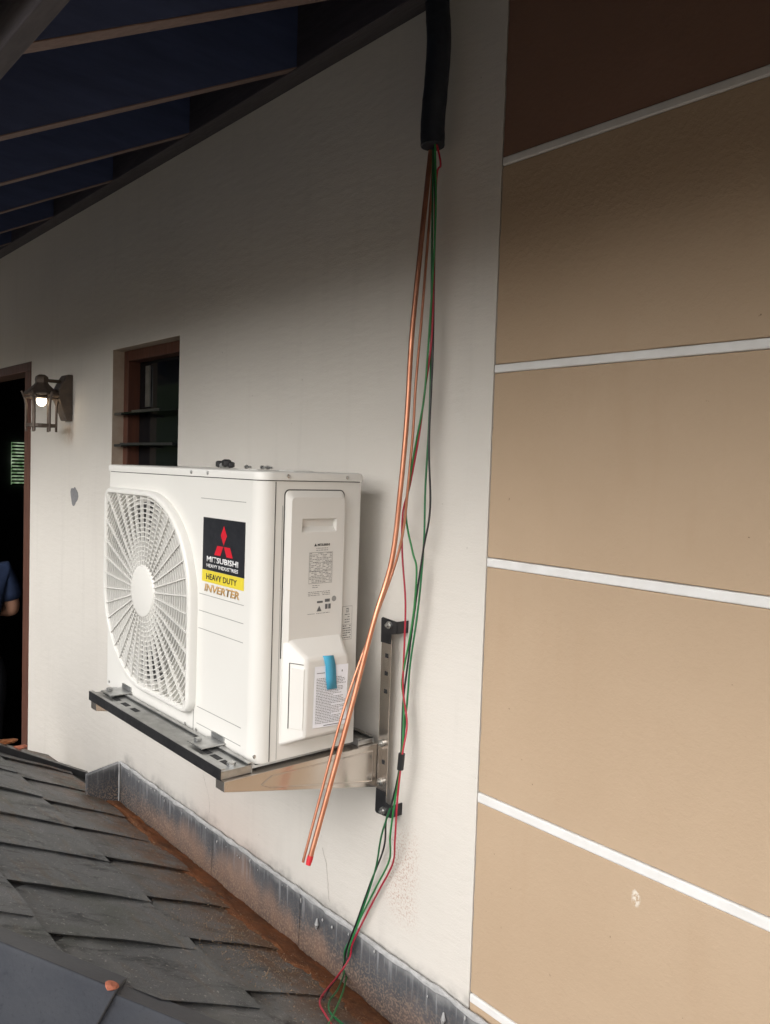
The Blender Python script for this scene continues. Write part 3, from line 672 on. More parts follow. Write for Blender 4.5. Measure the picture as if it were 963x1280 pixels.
# ------------------------------------------------------------------ air conditioning outdoor unit
AX0, AX1, AY0, AY1, AZ0, AZ1 = -1.0275, -.2044, -.3693, -.0917, 1.034, 1.674
ac = thing('air_conditioner', 'ivory outdoor air conditioning unit with round fan guard on steel wall bracket', 'air conditioner', ((AX0+AX1)/2, (AY0+AY1)/2, AZ0))
LIDZ = AZ1-.019
CX, CZ, CR, HR = -.738, 1.345, .265, .236
def ac_body():
    b = MB(); o = rrect(AX0, AX1, AY0, AY1, (.018, .034, .006, .006), 7); z0, z1 = AZ0, LIDZ-.002
    n = len(o); vs = [(x, y, z0) for x, y in o]+[(x, y, z1) for x, y in o]
    fs = [tuple(range(n-1, -1, -1)), tuple(range(n, 2*n))]
    # leave the flat front (between the two front corner arcs) open
    for i in range(n):
        j = (i+1) % n
        if abs(o[i][1]-AY0) < 1e-6 and abs(o[j][1]-AY0) < 1e-6 and abs(o[i][0]-o[j][0]) > .3: fr = (o[i][0], o[j][0]); continue
        fs.append((i, j, n+j, n+i))
    b.add(vs, fs)
    xa, xb = min(fr), max(fr); N = 96; ci = []; re = []
    angs = sorted([2*math.pi*k/N for k in range(N)]+[math.atan2(z-CZ, x-CX) % (2*math.pi) for x in (xa, xb) for z in (z0, z1)])
    for a in angs:
        c, s = math.cos(a), math.sin(a); ci.append((CX+HR*c, AY0, CZ+HR*s))
        t = min([(xb-CX)/c if c > 1e-9 else 1e9, (xa-CX)/c if c < -1e-9 else 1e9, (z1-CZ)/s if s > 1e-9 else 1e9, (z0-CZ)/s if s < -1e-9 else 1e9])
        re.append((CX+t*c, AY0, CZ+t*s))
    k = len(angs); b.add(ci+re, [(i, (i+1) % k, k+(i+1) % k, k+i) for i in range(k)])
    # bell mouth
    rings = [(HR, 0), (HR-.006, .008), (HR-.009, .03), (HR-.009, .10)]
    vs = [(CX+r*math.cos(a), AY0+d, CZ+r*math.sin(a)) for r, d in rings for a in angs]; b.cur = 1
    b.add(vs, [(q*k+i, q*k+(i+1) % k, (q+1)*k+(i+1) % k, (q+1)*k+i) for q in range(3) for i in range(k)]); b.cur = 0
    return b
ac_body().build('casing', ['ac', 'coil'], ac, smooth=True, normals=False)
MB().lathe([(.0, AY0+.115), (HR-.006, AY0+.115), (HR-.006, AY0+.125), (0, AY0+.125)], (CX, 0, CZ), 'Y', 48).build('coil_backing', 'dark', ac)
# lid with rounded edge
b = MB(); prof = [(0, LIDZ), (.0035, LIDZ), (.0035, AZ1-.006), (.0015, AZ1-.002), (-.003, AZ1), (-.012, AZ1+.0004)]; rings = []
for off, z in prof: rings.append([(x, y, z) for x, y in rrect(AX0-off, AX1+off, AY0-off, AY1+off, (.018+off*.5, .034+off*.5, .010, .010), 7)])
n = len(rings[0]); vs = [p for rg in rings for p in rg]
fs = [(q*n+i, q*n+(i+1) % n, (q+1)*n+(i+1) % n, (q+1)*n+i) for q in range(len(rings)-1) for i in range(n)]+[tuple((len(rings)-1)*n+i for i in range(n)), tuple(range(n-1, -1, -1))]
lid = b.add(vs, fs).build('lid', 'ac', ac, smooth=True)
for (xa, xb, ya, yb) in ((-.42, -.33, -.30, -.24), (-.42, -.33, -.20, -.14)): MB().box(xa, xb, ya, yb, AZ1, AZ1+.002).build('pressed_rib', 'ac', lid, bevel=.0015)
MB().prism(rrect(AX0+.0015, AX1-.0015, AY0+.0015, AY1-.0015, (.018, .034, .006, .006), 7), 'Z', AZ1-.0225, LIDZ+.001).build('lid_gap', 'seam', ac)
def screw(p, axis, r=.0045, parent=ac):
    b = MB(); h = {'Y': -1, 'X': 1}[axis]
    b.lathe([(.0005, .0), (r, 0), (r, h*.0016), (r*.6, h*.0026), (.0004, h*.0028)], p, axis, 10); s = b.build('screw', 'chrome', parent, smooth=True); return s
for px_ in (239.5, 260): q = onY(px_, 593.8, AY0-.0035); screw((q.x, AY0-.0035, AZ1-.0095), 'Y')
for px_ in (360.5, 434.5): q = onX(px_, 597, AX1+.0035); screw((AX1+.0035, q.y, AZ1-.010), 'X')
for q in ((137, 853), (232, 907), (246, 912), (280, 932)): p = onY(*q, AY0); screw((p.x, AY0, max(p.z, AZ0+.012)), 'Y', .004)
p = onX(327, 945, AX1); screw((AX1-.012, AY0+.008, AZ0+.016), 'X', .0045)
# pressed lines on the front
for z in (1.604, 1.3765, 1.336, 1.2935, 1.1025, 1.062):
    MB().box(-.466, -.262, AY0-.0005, AY0+.002, z-.0007, z+.0007).build('pressed_line', 'press', ac)
MB().box(-.4835, -.4823, AY0-.0006, AY0+.002, AZ0+.004, 1.09).build('panel_seam', 'seam', ac)
MB().box(AX1-.002, AX1+.0006, -.3322, -.3305, AZ0+.002, LIDZ-.004).build('panel_seam', 'seam', ac)
MB().box(AX1-.002, AX1+.0005, -.3132, -.3124, AZ0+.002, 1.60).build('panel_seam', 'press', ac)

# fan guard
def leaf(Rr, rc=.035, n=16):
    o = []
    for k in range(n+1): a = R(90-90*k/n); o.append((Rr*math.cos(a), Rr*math.sin(a)))           # top to right (round)
    for k in range(7): a = R(0-90*k/6); o.append((Rr-rc+rc*math.cos(a), -Rr+rc+rc*math.sin(a)))     # square corner bottom right
    for k in range(n+1): a = R(-90-90*k/n); o.append((Rr*math.cos(a), Rr*math.sin(a)))
    for k in range(7): a = R(180-90*k/6); o.append((-Rr+rc+rc*math.cos(a), Rr-rc+rc*math.sin(a)))
    return o
def inside(x, z, Rr):
    if abs(x) > Rr or abs(z) > Rr: return False
    return True if (x >= 0) != (z >= 0) else x*x+z*z < Rr*Rr
GY = -.391
sec = [(CR, AY0+.001), (CR, GY+.006), (CR-.003, GY+.001), (CR-.007, GY-.001), (CR-.013, GY), (CR-.016, GY+.004), (CR-.016, AY0+.001)]
b = MB(); rings = [[(CX+x, y, CZ+z) for x, z in leaf(r, .035-(CR-r))] for r, y in sec]; n = len(rings[0])
b.add([p for rg in rings for p in rg], [(q*n+i, q*n+(i+1) % n, (q+1)*n+(i+1) % n, (q+1)*n+i) for q in range(len(sec)-1) for i in range(n)])
guard = b.build('fan_guard', 'ac', ac, smooth=True)
RI = CR-.014
rad = .0815; step = .01245
while rad < RI*1.40:
    b = MB(); N = 144; t = .0012; ya, yb = GY+.0035, GY+.0150
    for k in range(N):
        a0, a1 = 2*math.pi*k/N, 2*math.pi*(k+1)/N; am = (a0+a1)/2
        if not inside(rad*math.cos(am), rad*math.sin(am), RI+.002): continue
        vs = [(CX+r*math.cos(a), y, CZ+r*math.sin(a)) for y in (ya, yb) for a in (a0, a1) for r in (rad-t, rad+t)]
        b.add(vs, [(0, 1, 3, 2), (4, 6, 7, 5), (0, 2, 6, 4), (1, 5, 7, 3)])
    # each separate arc is a piece of its own
    runs = []; 
    for q in range(len(b.v)//8):
        if runs and b.v[q*8] == b.v[runs[-1][-1]*8+2]: runs[-1].append(q)
        else: runs.append([q])
    if len(runs) > 1 and b.v[runs[0][0]*8] == b.v[runs[-1][-1]*8+2] or (len(runs) > 1 and (Vector(b.v[runs[0][0]*8])-Vector(b.v[runs[-1][-1]*8+2])).length < 1e-6): runs[0] = runs.pop()+runs[0]
    for rn in runs:
        bb = MB()
        for q in rn: bb.add(b.v[q*8:q*8+8], [(0, 1, 3, 2), (4, 6, 7, 5), (0, 2, 6, 4), (1, 5, 7, 3)])
        bb.build('guard_ring', 'ac', guard, normals=False)
    rad += step
for k in range(36):
    a = 2*math.pi*(k+.5)/36; c, s = math.cos(a), math.sin(a); r1 = .05
    while inside((r1+.004)*c, (r1+.004)*s, RI): r1 += .004
    d = Vector((c, 0, s)); nrm = Vector((-s, 0, c)); mid = Vector((CX, GY+.0048, CZ))+d*((.055+r1)/2)
    MB().obox(mid, d*((r1-.055)/2), nrm*.0013, Vector((0, .0042, 0))).build('guard_spoke', 'ac', guard)
MB().lathe([(.0, GY-.004), (.055, GY-.0035), (.066, GY-.001), (.070, GY+.004), (.070, GY+.013), (0, GY+.013)], (CX, 0, CZ), 'Y', 48).build('guard_hub', 'ac', guard, smooth=True)
# fan behind the guard
fan = MB().lathe([(.0, AY0+.03), (.05, AY0+.032), (.058, AY0+.04), (.058, AY0+.10), (0, AY0+.10)], (CX, 0, CZ), 'Y', 32).build('fan', 'fan', ac, smooth=True)
for k in range(3):
    b = MB(); vs = []; nr, na = 6, 9
    for i in range(nr+1):
        r = .055+(.155)*i/nr
        for j in range(na+1):
            a = 2*math.pi*k/3+R(-38+76*j/na)*(1+.25*i/nr)+.9; vs.append((CX+r*math.cos(a), AY0+.035+.055*j/na+.01*math.sin(i), CZ+r*math.sin(a)))
    b.add(vs, [(i*(na+1)+j, i*(na+1)+j+1, (i+1)*(na+1)+j+1, (i+1)*(na+1)+j) for i in range(nr) for j in range(na)])
    o = b.build('fan_blade', 'fan', fan, smooth=True); sd = o.modifiers.new('thick', 'SOLIDIFY'); sd.thickness = .003

# logo sticker
SY = AY0-.0008
stk = MB().box(-.452, -.262, SY, AY0+.001, 1.4365, 1.560).build('logo_sticker', 'stick_black', ac)
def poly(name, pts, mat, parent, y=SY): MB().prism(pts, 'Y', y-.0005, y+.0002).build(name, mat, parent)
ex, ez_ = -.354, 1.4985                       # centre where the three diamonds meet
dh, dw = .0445, .0135
poly('emblem_diamond', [(ex, ez_+.002), (ex+dw, ez_+.002+dh/2), (ex, ez_+.002+dh), (ex-dw, ez_+.002+dh/2)], 'red', stk)
for s in (-1, 1): poly('emblem_diamond', [(ex+s*.0015, ez_-.001), (ex+s*.0285, ez_-.001), (ex+s*.0415, ez_-.0235), (ex+s*.0145, ez_-.0235)][::s], 'red', stk)
text_mesh('lettering', 'MITSUBISHI', 'white_print', stk, -.431, 1.4565, .143, .0135, ('Y', SY-.0004), .022)
text_mesh('lettering', 'HEAVY INDUSTRIES', 'white_print', stk, -.431, 1.4435, .143, .0085, ('Y', SY-.0004), .012)
yel = MB().box(-.4535, -.263, SY, AY0+.001, 1.4085, 1.4360).build('yellow_sticker', 'yellow', ac)
text_mesh('lettering', 'HEAVY DUTY', 'black_print', yel, -.432, 1.4150, .140, .0140, ('Y', SY-.0004), .018)
text_mesh('lettering', 'INVERTER', 'gold', ac, -.441, 1.3855, .160, .0180, ('Y', AY0-.0006), .03, .18)

# service cover on the right side
sv_ = MB(); X0 = AX1
SYa, SYb = -.306, -.146
def ring_yz(ya, yb, za, zb, r, X): return [(X, y, z) for y, z in rrect(ya, yb, za, zb, (r,)*4, 5)]
rings = [ring_yz(SYa, SYb, 1.070, 1.632, .012, X0-.001), ring_yz(SYa, SYb, 1.070, 1.632, .012, X0+.003), ring_yz(SYa+.010, SYb-.004, 1.072, 1.618, .010, X0+.012)]
n = len(rings[0]); sv_.add([p for rg in rings for p in rg], [(q*n+i, q*n+(i+1) % n, (q+1)*n+(i+1) % n, (q+1)*n+i) for q in range(2) for i in range(n)])
# cover front with a recessed grip
XF = X0+.012; yA, yB, zA, zB = SYa+.010, SYb-.004, 1.072, 1.618
hy0, hy1, hz0, hz1 = -.268, -.173, 1.541, 1.571
sv_.add(rings[2]+[(XF, hy0, hz0), (XF, hy1, hz0), (XF, hy1, hz1), (XF, hy0, hz1)], [])
base = len(sv_.v)-4-n; H = [len(sv_.v)-4+i for i in range(4)]
grp = [[base+k for k in range(q*6, q*6+6)] for q in range(4)]
for q in range(4):
    g = grp[q]; nx_ = grp[(q+1) % 4]
    for a, c in zip(g, g[1:]): sv_.f.append((a, c, H[q])); sv_.mi.append(0)
    sv_.f.append((g[-1], nx_[0], H[(q+1) % 4], H[q])); sv_.mi.append(0)
sv_.add([(XF, hy0, hz0), (XF, hy1, hz0), (XF, hy1, hz1), (XF, hy0, hz1), (XF-.0105, hy0+.002, hz0+.012), (XF-.0105, hy1-.002, hz0+.012), (XF-.0105, hy1-.002, hz1-.001), (XF-.0105, hy0+.002, hz1-.001)],
        [(0, 1, 5, 4), (1, 2, 6, 5), (2, 3, 7, 6), (3, 0, 4, 7), (4, 5, 6, 7)])
cover = sv_.build('service_cover', 'ac_side', ac, smooth=True)
# dark shadow gap around the cover
b = MB(); rr1 = [(y, z) for y, z in rrect(SYa-.002, SYb+.002, 1.25, 1.6345, (.012,)*4, 5)]
for k in range(len(rr1)):
    (ya, za), (yb, zb) = rr1[k], rr1[(k+1) % len(rr1)]
    if zb < 1.30 and za < 1.30: continue
    c_ = Vector((X0, (ya+yb)/2, (za+zb)/2)); d = Vector((0, yb-ya, zb-za)); l = d.length
    if l < 1e-5: continue
    d /= l; b.obox(c_, d*(l/2+.0003), Vector((1, 0, 0)).cross(d)*.0011, Vector((.0006, 0, 0)))
b.build('cover_gap', 'seam', ac)
# valve cover bulge
XB = -.152
def bq(y, z, X): return (X, y, z)
outer = [(-.306, 1.068), (-.122, 1.068), (-.122, 1.268), (-.146, 1.318), (-.300, 1.318), (-.306, 1.30)]
b = MB()
base_r = [(-.307, 1.066), (-.126, 1.066), (-.126, 1.240), (-.150, 1.318), (-.296, 1.318), (-.307, 1.300)]
mid_r = [(-.300, 1.072), (-.131, 1.070), (-.132, 1.250), (-.152, 1.300), (-.291, 1.302), (-.300, 1.290)]
top_r = [(-.274, 1.090), (-.156, 1.090), (-.158, 1.258), (-.166, 1.266), (-.268, 1.266), (-.274, 1.260)]
rows = [(base_r, AX1-.001), (mid_r, AX1+.014), (top_r, XB)]
vs = [(X, y, z) for rg, X in rows for y, z in rg]; n = 6
b.add(vs, [(q*n+i, q*n+(i+1) % n, (q+1)*n+(i+1) % n, (q+1)*n+i) for q in range(2) for i in range(n)]+[tuple(2*n+i for i in range(n))])
valve = b.build('valve_cover', 'ac_side', ac, bevel=.006, smooth=True, seg=3)
# recessed side panel of the valve cover (faces front)
p0, p1 = Vector((AX1+.014, -.300, 1.28)), Vector((XB, -.274, 1.262))
q0 = Vector((AX1+.014, -.300, 1.085)); q1 = Vector((XB, -.274, 1.098))
cc = (p0+p1+q0+q1)/4; ux = ((p1-p0)+(q1-q0)).normalized(); uz = Vector((0, 0, 1)); un = ux.cross(uz).normalized(); un = un if un.y < 0 else -un
rim = MB()
for (du, dz_, hu, hz_) in ((0, .073, .0165, .0006), (-.0165, 0, .0007, .073)):
    rim.obox(cc+ux*du+uz*dz_+un*.0012, ux*hu, uz*hz_, un*.0006)
rim.build('side_recess', 'seam', valve)
pl = MB(); pl.obox(cc+ux*.003+un*.0008-uz*.004, ux*.0155, uz*.068, un*.0012); pl.build('side_panel', 'ac_side', valve, bevel=.001)
# paper notice, tape, labels
PX = XB+.0012
yp0, yp1, zp0, zp1 = -.2535, -.1605, 1.110, 1.247
pn = thing('paper_notice', 'white printed paper sheet taped onto the valve cover', 'paper', (PX, -.207, 1.11))
vs = []; nx, ny = 6, 10
for j in range(ny+1):
    for i in range(nx+1):
        u, v = i/nx, j/ny; vs.append((PX+.0015*math.sin(u*3)*(1-v)+.004*max(0, .35-v)*u, yp0+(yp1-yp0)*u+.002*(v-.5), zp0+(zp1-zp0)*v-.004*u))
sheet_o = MB().add(vs, [(j*(nx+1)+i, j*(nx+1)+i+1, (j+1)*(nx+1)+i+1, (j+1)*(nx+1)+i) for j in range(ny) for i in range(nx)]).build('sheet', 'paper', pn, smooth=True)
def papx(u, v): return PX+.0015*math.sin(u*3)*(1-v)+.004*max(0, .35-v)*u+.0007
b = MB(); rnd = random.Random(3)
for k in range(29):
    v = .80-.026*k
    if v < .06: break
    u = .06; end = rnd.uniform(.72, .95) if k % 6 != 5 else rnd.uniform(.3, .6)
    while u < end:
        w = rnd.uniform(.02, .07); zc = zp0+(zp1-zp0)*v-.004*u; y = yp0+(yp1-yp0)*u+.002*(v-.5); yb = y+(yp1-yp0)*w
        X = papx(u, v); X2 = papx(u+w, v); z2 = zc-.004*w
        b.add([(X, y, zc-.0006), (X2, yb, z2-.0006), (X2, yb, z2+.0006), (X, y, zc+.0006)], [(0, 1, 2, 3)]); u += w+.014
for u, v, w, h in ((.06, .885, .24, .010), (.80, .88, .03, .03), (.30, .02, .5, .012)):
    zc = zp0+(zp1-zp0)*v-.004*u; y = yp0+(yp1-yp0)*u+.002*(v-.5); X = papx(u, v)+.0002
    b.add([(X, y, zc), (X, y+(yp1-yp0)*w, zc-.004*w), (X, y+(yp1-yp0)*w, zc-.004*w+h*.14), (X, y, zc+h*.14)], [(0, 1, 2, 3)])
b.build('printed_lines', 'ink', pn, normals=False)
tp = MB(); vs = []
for (X, y0_, y1_, z) in ((PX+.0030, -.2195, -.192, 1.192), (PX+.0028, -.2228, -.1945, 1.215), (PX+.0024, -.2255, -.197, 1.246), (XB+.0022, -.2280, -.1995, 1.258), (XB-.001, -.2290, -.2000, 1.2665), (XB-.014, -.2310, -.199, 1.2755), (XB-.0285, -.2350, -.198, 1.2863)):
    vs += [(X, y0_, z), (X, y1_, z-.001)]
tp.add(vs, [(2*i, 2*i+1, 2*i+3, 2*i+2) for i in range(6)]); tape = tp.build('adhesive_tape', 'tape', pn, smooth=True)
sd = tape.modifiers.new('thick', 'SOLIDIFY'); sd.thickness = .0005; sd.offset = 0
XL = XF+.0005
lab = MB(); rnd = random.Random(5)
def mark(b, y0_, y1_, z0_, z1_, X=XL): b.add([(X, y0_, z0_), (X, y1_, z0_), (X, y1_, z1_), (X, y0_, z1_)], [(0, 1, 2, 3)])
for z0_, z1_ in ((1.4945, 1.4952), (1.4715, 1.4721), (1.4525, 1.4531), (1.4250, 1.4257)): mark(lab, -.2465, -.182, z0_, z1_)
for y in (-.2465, -.1825): mark(lab, y, y+.0006, 1.425, 1.4952)
mark(lab, -.2090, -.2085, 1.4255, 1.4945)
def words(b, ya, yb, za, zb, pitch, X=XL, hh=.0011, den=.8):
    z = zb
    while z > za:
        y = ya
        while y < yb:
            w = rnd.uniform(.002, .008)
            if rnd.random() < den: mark(b, y, min(y+w, yb), z-hh, z, X)
            y += w+.0013
        z -= pitch
words(lab, -.245, -.211, 1.427, 1.4935, .0034); words(lab, -.2075, -.1835, 1.427, 1.4935, .0034, den=.7)
words(lab, -.228, -.195, 1.500, 1.505, .0045); words(lab, -.236, -.216, 1.413, 1.421, .0042); words(lab, -.247, -.186, 1.397, 1.4065, .0038, den=.95)
words(lab, -.247, -.186, 1.3545, 1.357, .003, den=.9)
for (yc, zc) in ((-.2155, 1.367), ):
    lab.add([(XL, yc-.007, zc-.006), (XL, yc+.007, zc-.006), (XL, yc, zc+.007)], [(0, 1, 2)])
for yc in (-.199, -.190): mark(lab, yc, yc+.007, 1.365, 1.3765); 
mark(lab, -.222, -.206, 1.380, 1.3845); mark(lab, -.200, -.186, 1.381, 1.388)
rl = lab.build('rating_print', 'ink', cover, normals=False)
MB().add([(XL, -.2340, 1.509), (XL, -.2265, 1.509), (XL, -.23, 1.5155)], [(0, 1, 2)]).build('emblem', 'black_print', cover, normals=False)
text_mesh('lettering', 'MITSUBISHI', 'black_print', cover, -.2245, 1.5095, .034, .0052, ('X', XL), .02)
sl2 = MB(); XS2 = AX1+.0006
for z0_, z1_ in ((1.363, 1.3636), (1.2845, 1.2851), (1.320, 1.3205)): mark(sl2, -.1395, -.1105, z0_, z1_, XS2)
for y in (-.1395, -.1110): mark(sl2, y, y+.0005, 1.285, 1.363, XS2)
words(sl2, -.137, -.113, 1.290, 1.318, .0055, XS2, .0020, .9); words(sl2, -.132, -.117, 1.324, 1.345, .006, XS2, .0018, .9); words(sl2, -.128, -.120, 1.350, 1.359, .004, XS2, .002, 1)
sl2.build('warning_print', 'ink', ac, normals=False)
MB().lathe([(.0005, XF+.0002), (.0065, XF+.0002), (.0065, XF-.004), (.0004, XF-.004)], (0, -.174, 1.387), 'X', 14).build('screw_hole', 'press', cover)
# feet
for xa, xb in ((-.905, -.835), (-.395, -.325)):
    b = MB(); b.box(xa, xb, AY0-.062, AY0+.02, 1.0475, 1.0505); b.box(xa+.006, xb-.006, AY0-.0035, AY0-.0005, 1.0505, 1.064); b.box(xa+.010, xa+.024, AY0-.050, AY0-.036, 1.0505, 1.058)
    b.build('foot', 'steel', ac, bevel=.0015)
    b = MB(); b.box(xa, xb, AY1-.02, AY1+.05, 1.0415, 1.045); b.build('foot', 'steel', ac, bevel=.0015)
MB().box(AX0+.02, AX1-.025, AY0+.02, AY1-.02, 1.0245, AZ0-.0005).build('base_rail', 'dark', ac)

# ------------------------------------------------------------------ wall bracket
br = thing('wall_bracket', 'stainless steel wall bracket with cantilever arms and slotted black front rail', 'bracket', (-.56, -.0, .88))
AT = 1.0225
def arm(xc, name='arm'):
    b = MB(); t = .0016; xo = xc+.018; xi = xc-.018
    yw, yt = -.030, -.452; zb_w, zb_t = .916, 1.001
    b.prism([(yw, zb_w), (yw, AT), (yt, AT), (yt, zb_t)], 'X', xo-t, xo)                 # outer web
    b.prism([(yw, AT-t), (yw, AT), (yt, AT), (yt, AT-t)], 'X', xi, xo-t-.0001)             # top flange
    b.prism([(yw, zb_w), (yw, zb_w+t), (yt, zb_t+t), (yt, zb_t)], 'X', xi, xo-t-.0001)     # bottom flange
    b.prism([(yt, zb_t), (yt, AT), (yt+t, AT), (yt+t, zb_t)], 'X', xi, xo-t-.0001)
    o = b.build(name, 'stainless', br, bevel=.0007)
    # pressed outline on the web
    z_lo = lambda y: zb_w+(zb_t-zb_w)*(y-yw)/(yt-yw)
    P = [(yw-.018, AT-.014), (yw-.018, z_lo(yw-.018)+.014), (-.335, z_lo(-.335)+.008), (-.36, z_lo(-.36)+.014), (-.335, AT-.012)]
    b = MB()
    pts = [(xo, y, z) for y, z in P+P[:1]]
    for a, c in zip(pts, pts[1:]): b.tube([a, c], .0017, 6)
    b.build('pressed_rim', 'stainless', o, smooth=True)
    return o
def rail(xc):
    b = MB(); t = .0022
    b.box(xc-.020, xc-.020+t, -.034, -.0015, .905, 1.285); b.box(xc-.020+t+.0001, xc+.016, -.034, -.034+t, .905, 1.285)
    o = b.build('wall_rail', 'stainless', br, bevel=.0008)
    for z in (1.243, 1.200, 1.157, .985): MB().box(xc-.004, xc+.006, -.0348, -.030, z-.005, z+.005).build('slot', 'dark', o)
    for z in (1.030, .936): MB().lathe([(.0005, -.0345), (.0085, -.0345), (.0085, -.040), (.004, -.041), (.004, -.046), (.0004, -.0465)], (xc-.004, 0, z), 'Y', 10).build('bolt', 'chrome', o, smooth=True)
    for sgn, zc in ((1, 1.285), (-1, .905)):
        z = lambda d: zc+sgn*d
        b = MB(); pr = [(xc-.019, z(-.012)), (xc+.016, z(-.012)), (xc+.018, z(.012)), (xc+.036, z(.016)), (xc+.037, z(.045)), (xc-.015, z(.049)), (xc-.020, z(.045))]
        b.prism(pr if sgn > 0 else pr[::-1], 'Y', -.0375, -.0352); pl_ = b.build('wall_plate', 'blacksteel', br, bevel=.0008)
        b = MB(); b.prism([(xc+.035, z(.016)), (xc+.0375, z(.016)), (xc+.0375, z(.045)), (xc+.035, z(.045))][::sgn], 'Y', -.0352, -.001); b.build('plate_lip', 'blacksteel', pl_)
        MB().lathe([(.0005, -.0375), (.009, -.0375), (.009, -.043), (.0045, -.044), (.0045, -.05), (.0004, -.0505)], (xc+.012, 0, z(.034)), 'Y', 10).build('bolt', 'chrome', pl_, smooth=True)
    return o
RXC = -.163
arm(-.2035); rail(RXC); 
arm(-.900); rail(-.925)
def beam(y0_, y1_, zt, xa, xb, front):
    b = MB(); t = .002; zb_ = AT+.0006
    b.cur = 1 if front else 0
    b.box(xa, xb, y0_, y0_+t, zb_, zt); b.cur = 0
    b.box(xa, xb, y1_-t, y1_, zb_, zt-.0002)
    b.box(xa+.001, xb-.001, y0_+t+.0001, y1_-t-.0001, zt-t-.006, zt-.006)
    b.box(xa, xb, y0_+t+.0001, y0_+t+.010, zt-.0022, zt-.0002); b.box(xa, xb, y1_-t-.010, y1_-t-.0001, zt-.0024, zt-.0004)
    b.box(xb-.004, xb-.002, y0_+t+.0002, y1_-t-.0002, zb_+.001, zt-t-.0065)
    o = b.build('front_rail' if front else 'rear_rail', ['steel', 'blacksteel'], br, bevel=.0005)
    if front:
        for xs_ in (-.905, -.845, -.785, -.725, -.345, -.300, -.255): MB().box(xs_, xs_+.036, (y0_+y1_)/2-.008, (y0_+y1_)/2+.006, zt-.0075, zt-.0055).build('slot', 'dark', o)
        MB().lathe([(.0005, zt-.006), (.010, zt-.006), (.010, zt+.002), (.004, zt+.003), (.0004, zt+.003)], (xb-.022, (y0_+y1_)/2, 0), 'Z', 6).build('bolt', 'chrome', o)
    return o
beam(-.456, -.378, 1.0475, -.925, -.196, True)
beam(AY1+.006, -.036, 1.0415, -.925, -.196, False)

# ------------------------------------------------------------------ things on top of the unit
kx = onY(282, 577, -.20)
kn = thing('metal_fitting', 'dark knobbly metal pipe fitting lying on the unit lid', 'fitting', (kx.x, -.20, AZ1))
zt = AZ1+.0006
MB().tube([(kx.x-.018, -.205, zt+.008), (kx.x+.016, -.195, zt+.008)], .008, 8).build('fitting_body', 'steel', kn)
for dx, dy, dz, r in ((-.020, -.206, .010, .011), (.006, -.20, .013, .013), (.021, -.195, .009, .010)):
    MB().lathe([(r*.4, dz-r*.85), (r, dz-r*.5), (r, dz+r*.5), (r*.5, dz+r*.8)], (kx.x+dx, dy, zt+.001), 'Z', 6).build('hex_nut', 'blacksteel', kn, bevel=.001)
for pxl, y, lb in ((311, -.19, 'single silver bolt lying on the unit lid beside the dark fitting'), (331, -.16, 'silver bolt in the middle of the unit lid, next to another bolt'), (338, -.15, 'one of two silver bolts lying together on the unit lid')):
    q = onY(pxl, 581, y); b = MB(); b.tube([(q.x-.008, y, AZ1+.0062), (q.x+.008, y+.002, AZ1+.0062)], .0032, 8); b.lathe([(.001, -.009), (.006, -.009), (.006, -.013), (.001, -.0135)], (q.x, y, AZ1+.0062), 'X', 6)
    tag(b.build('loose_bolt', 'chrome'), lb, 'bolt', 'loose bolts on the unit lid')

# ------------------------------------------------------------------ copper tubes, foam sleeve, wires
def pxpath(pix, fixed, kind): return [onX(x, y, f) if kind == 'X' else onY(x, y, f) for (x, y), f in zip(pix, fixed)]
thick = [(541, 170), (536, 215), (526, 310), (515, 420), (509, 520), (501, 610), (490, 700), (468, 775), (440, 882), (412, 985), (388, 1072)]
tx = [-.058, -.060, -.062, -.066, -.070, -.076, -.084, -.092, -.100, -.104, -.106]
P1_ = pxpath(thick, tx, 'X')
t1 = thing('copper_pipe', 'thick bare copper refrigerant pipe hanging past the unit side', 'pipe', P1_[-1], 'copper refrigerant pipes')
MB().tube(spline(P1_, 8), .0058, 14).build('tube', 'copper', t1, smooth=True)
dirn = (P1_[-1]-P1_[-2]).normalized()
MB().tube([P1_[-1]-dirn*.004, P1_[-1]+dirn*.006, P1_[-1]+dirn*.016, P1_[-1]+dirn*.0165], [.0066, .0066, .0056, .001], 14).build('end_cap', 'redcap', t1, smooth=True)
thin = [(543, 172), (541, 215), (535, 300), (527, 400), (520, 480), (516.5, 540), (510, 610), (504, 665), (492, 712), (468, 778), (432, 880), (402, 990), (382, 1066), (379, 1078)]
tx2 = [-.064, -.066, -.070, -.074, -.076, -.078, -.082, -.088, -.098, -.108, -.118, -.121, -.122, -.122]
P2_ = pxpath(thin, tx2, 'X')
t2 = thing('copper_pipe', 'thin bare copper refrigerant pipe running beside the thick one', 'pipe', P2_[-1], 'copper refrigerant pipes')
MB().tube(spline(P2_, 8), .0031, 10).build('tube', 'copper', t2, smooth=True)
# foam sleeve
fp = [onY(547, -60, -.052), onY(547, 0, -.050), onY(549, 50, -.052), onY(546, 100, -.055), onY(541.5, 150, -.056), onY(541, 183, -.056)]
fp = spline(fp, 6); fs_ = MB().tube(fp, [.0265+.0012*noise.noise(Vector((i*.6, 0, 3))) for i in range(len(fp))], 20)
sleeve = fs_.build('pipe_insulation', 'foam', None, smooth=True, bevel=.002); tag(sleeve, 'black foam insulation sleeve hanging from the eave around the pipes', 'pipe insulation')
b = MB(); p = fp[-1]
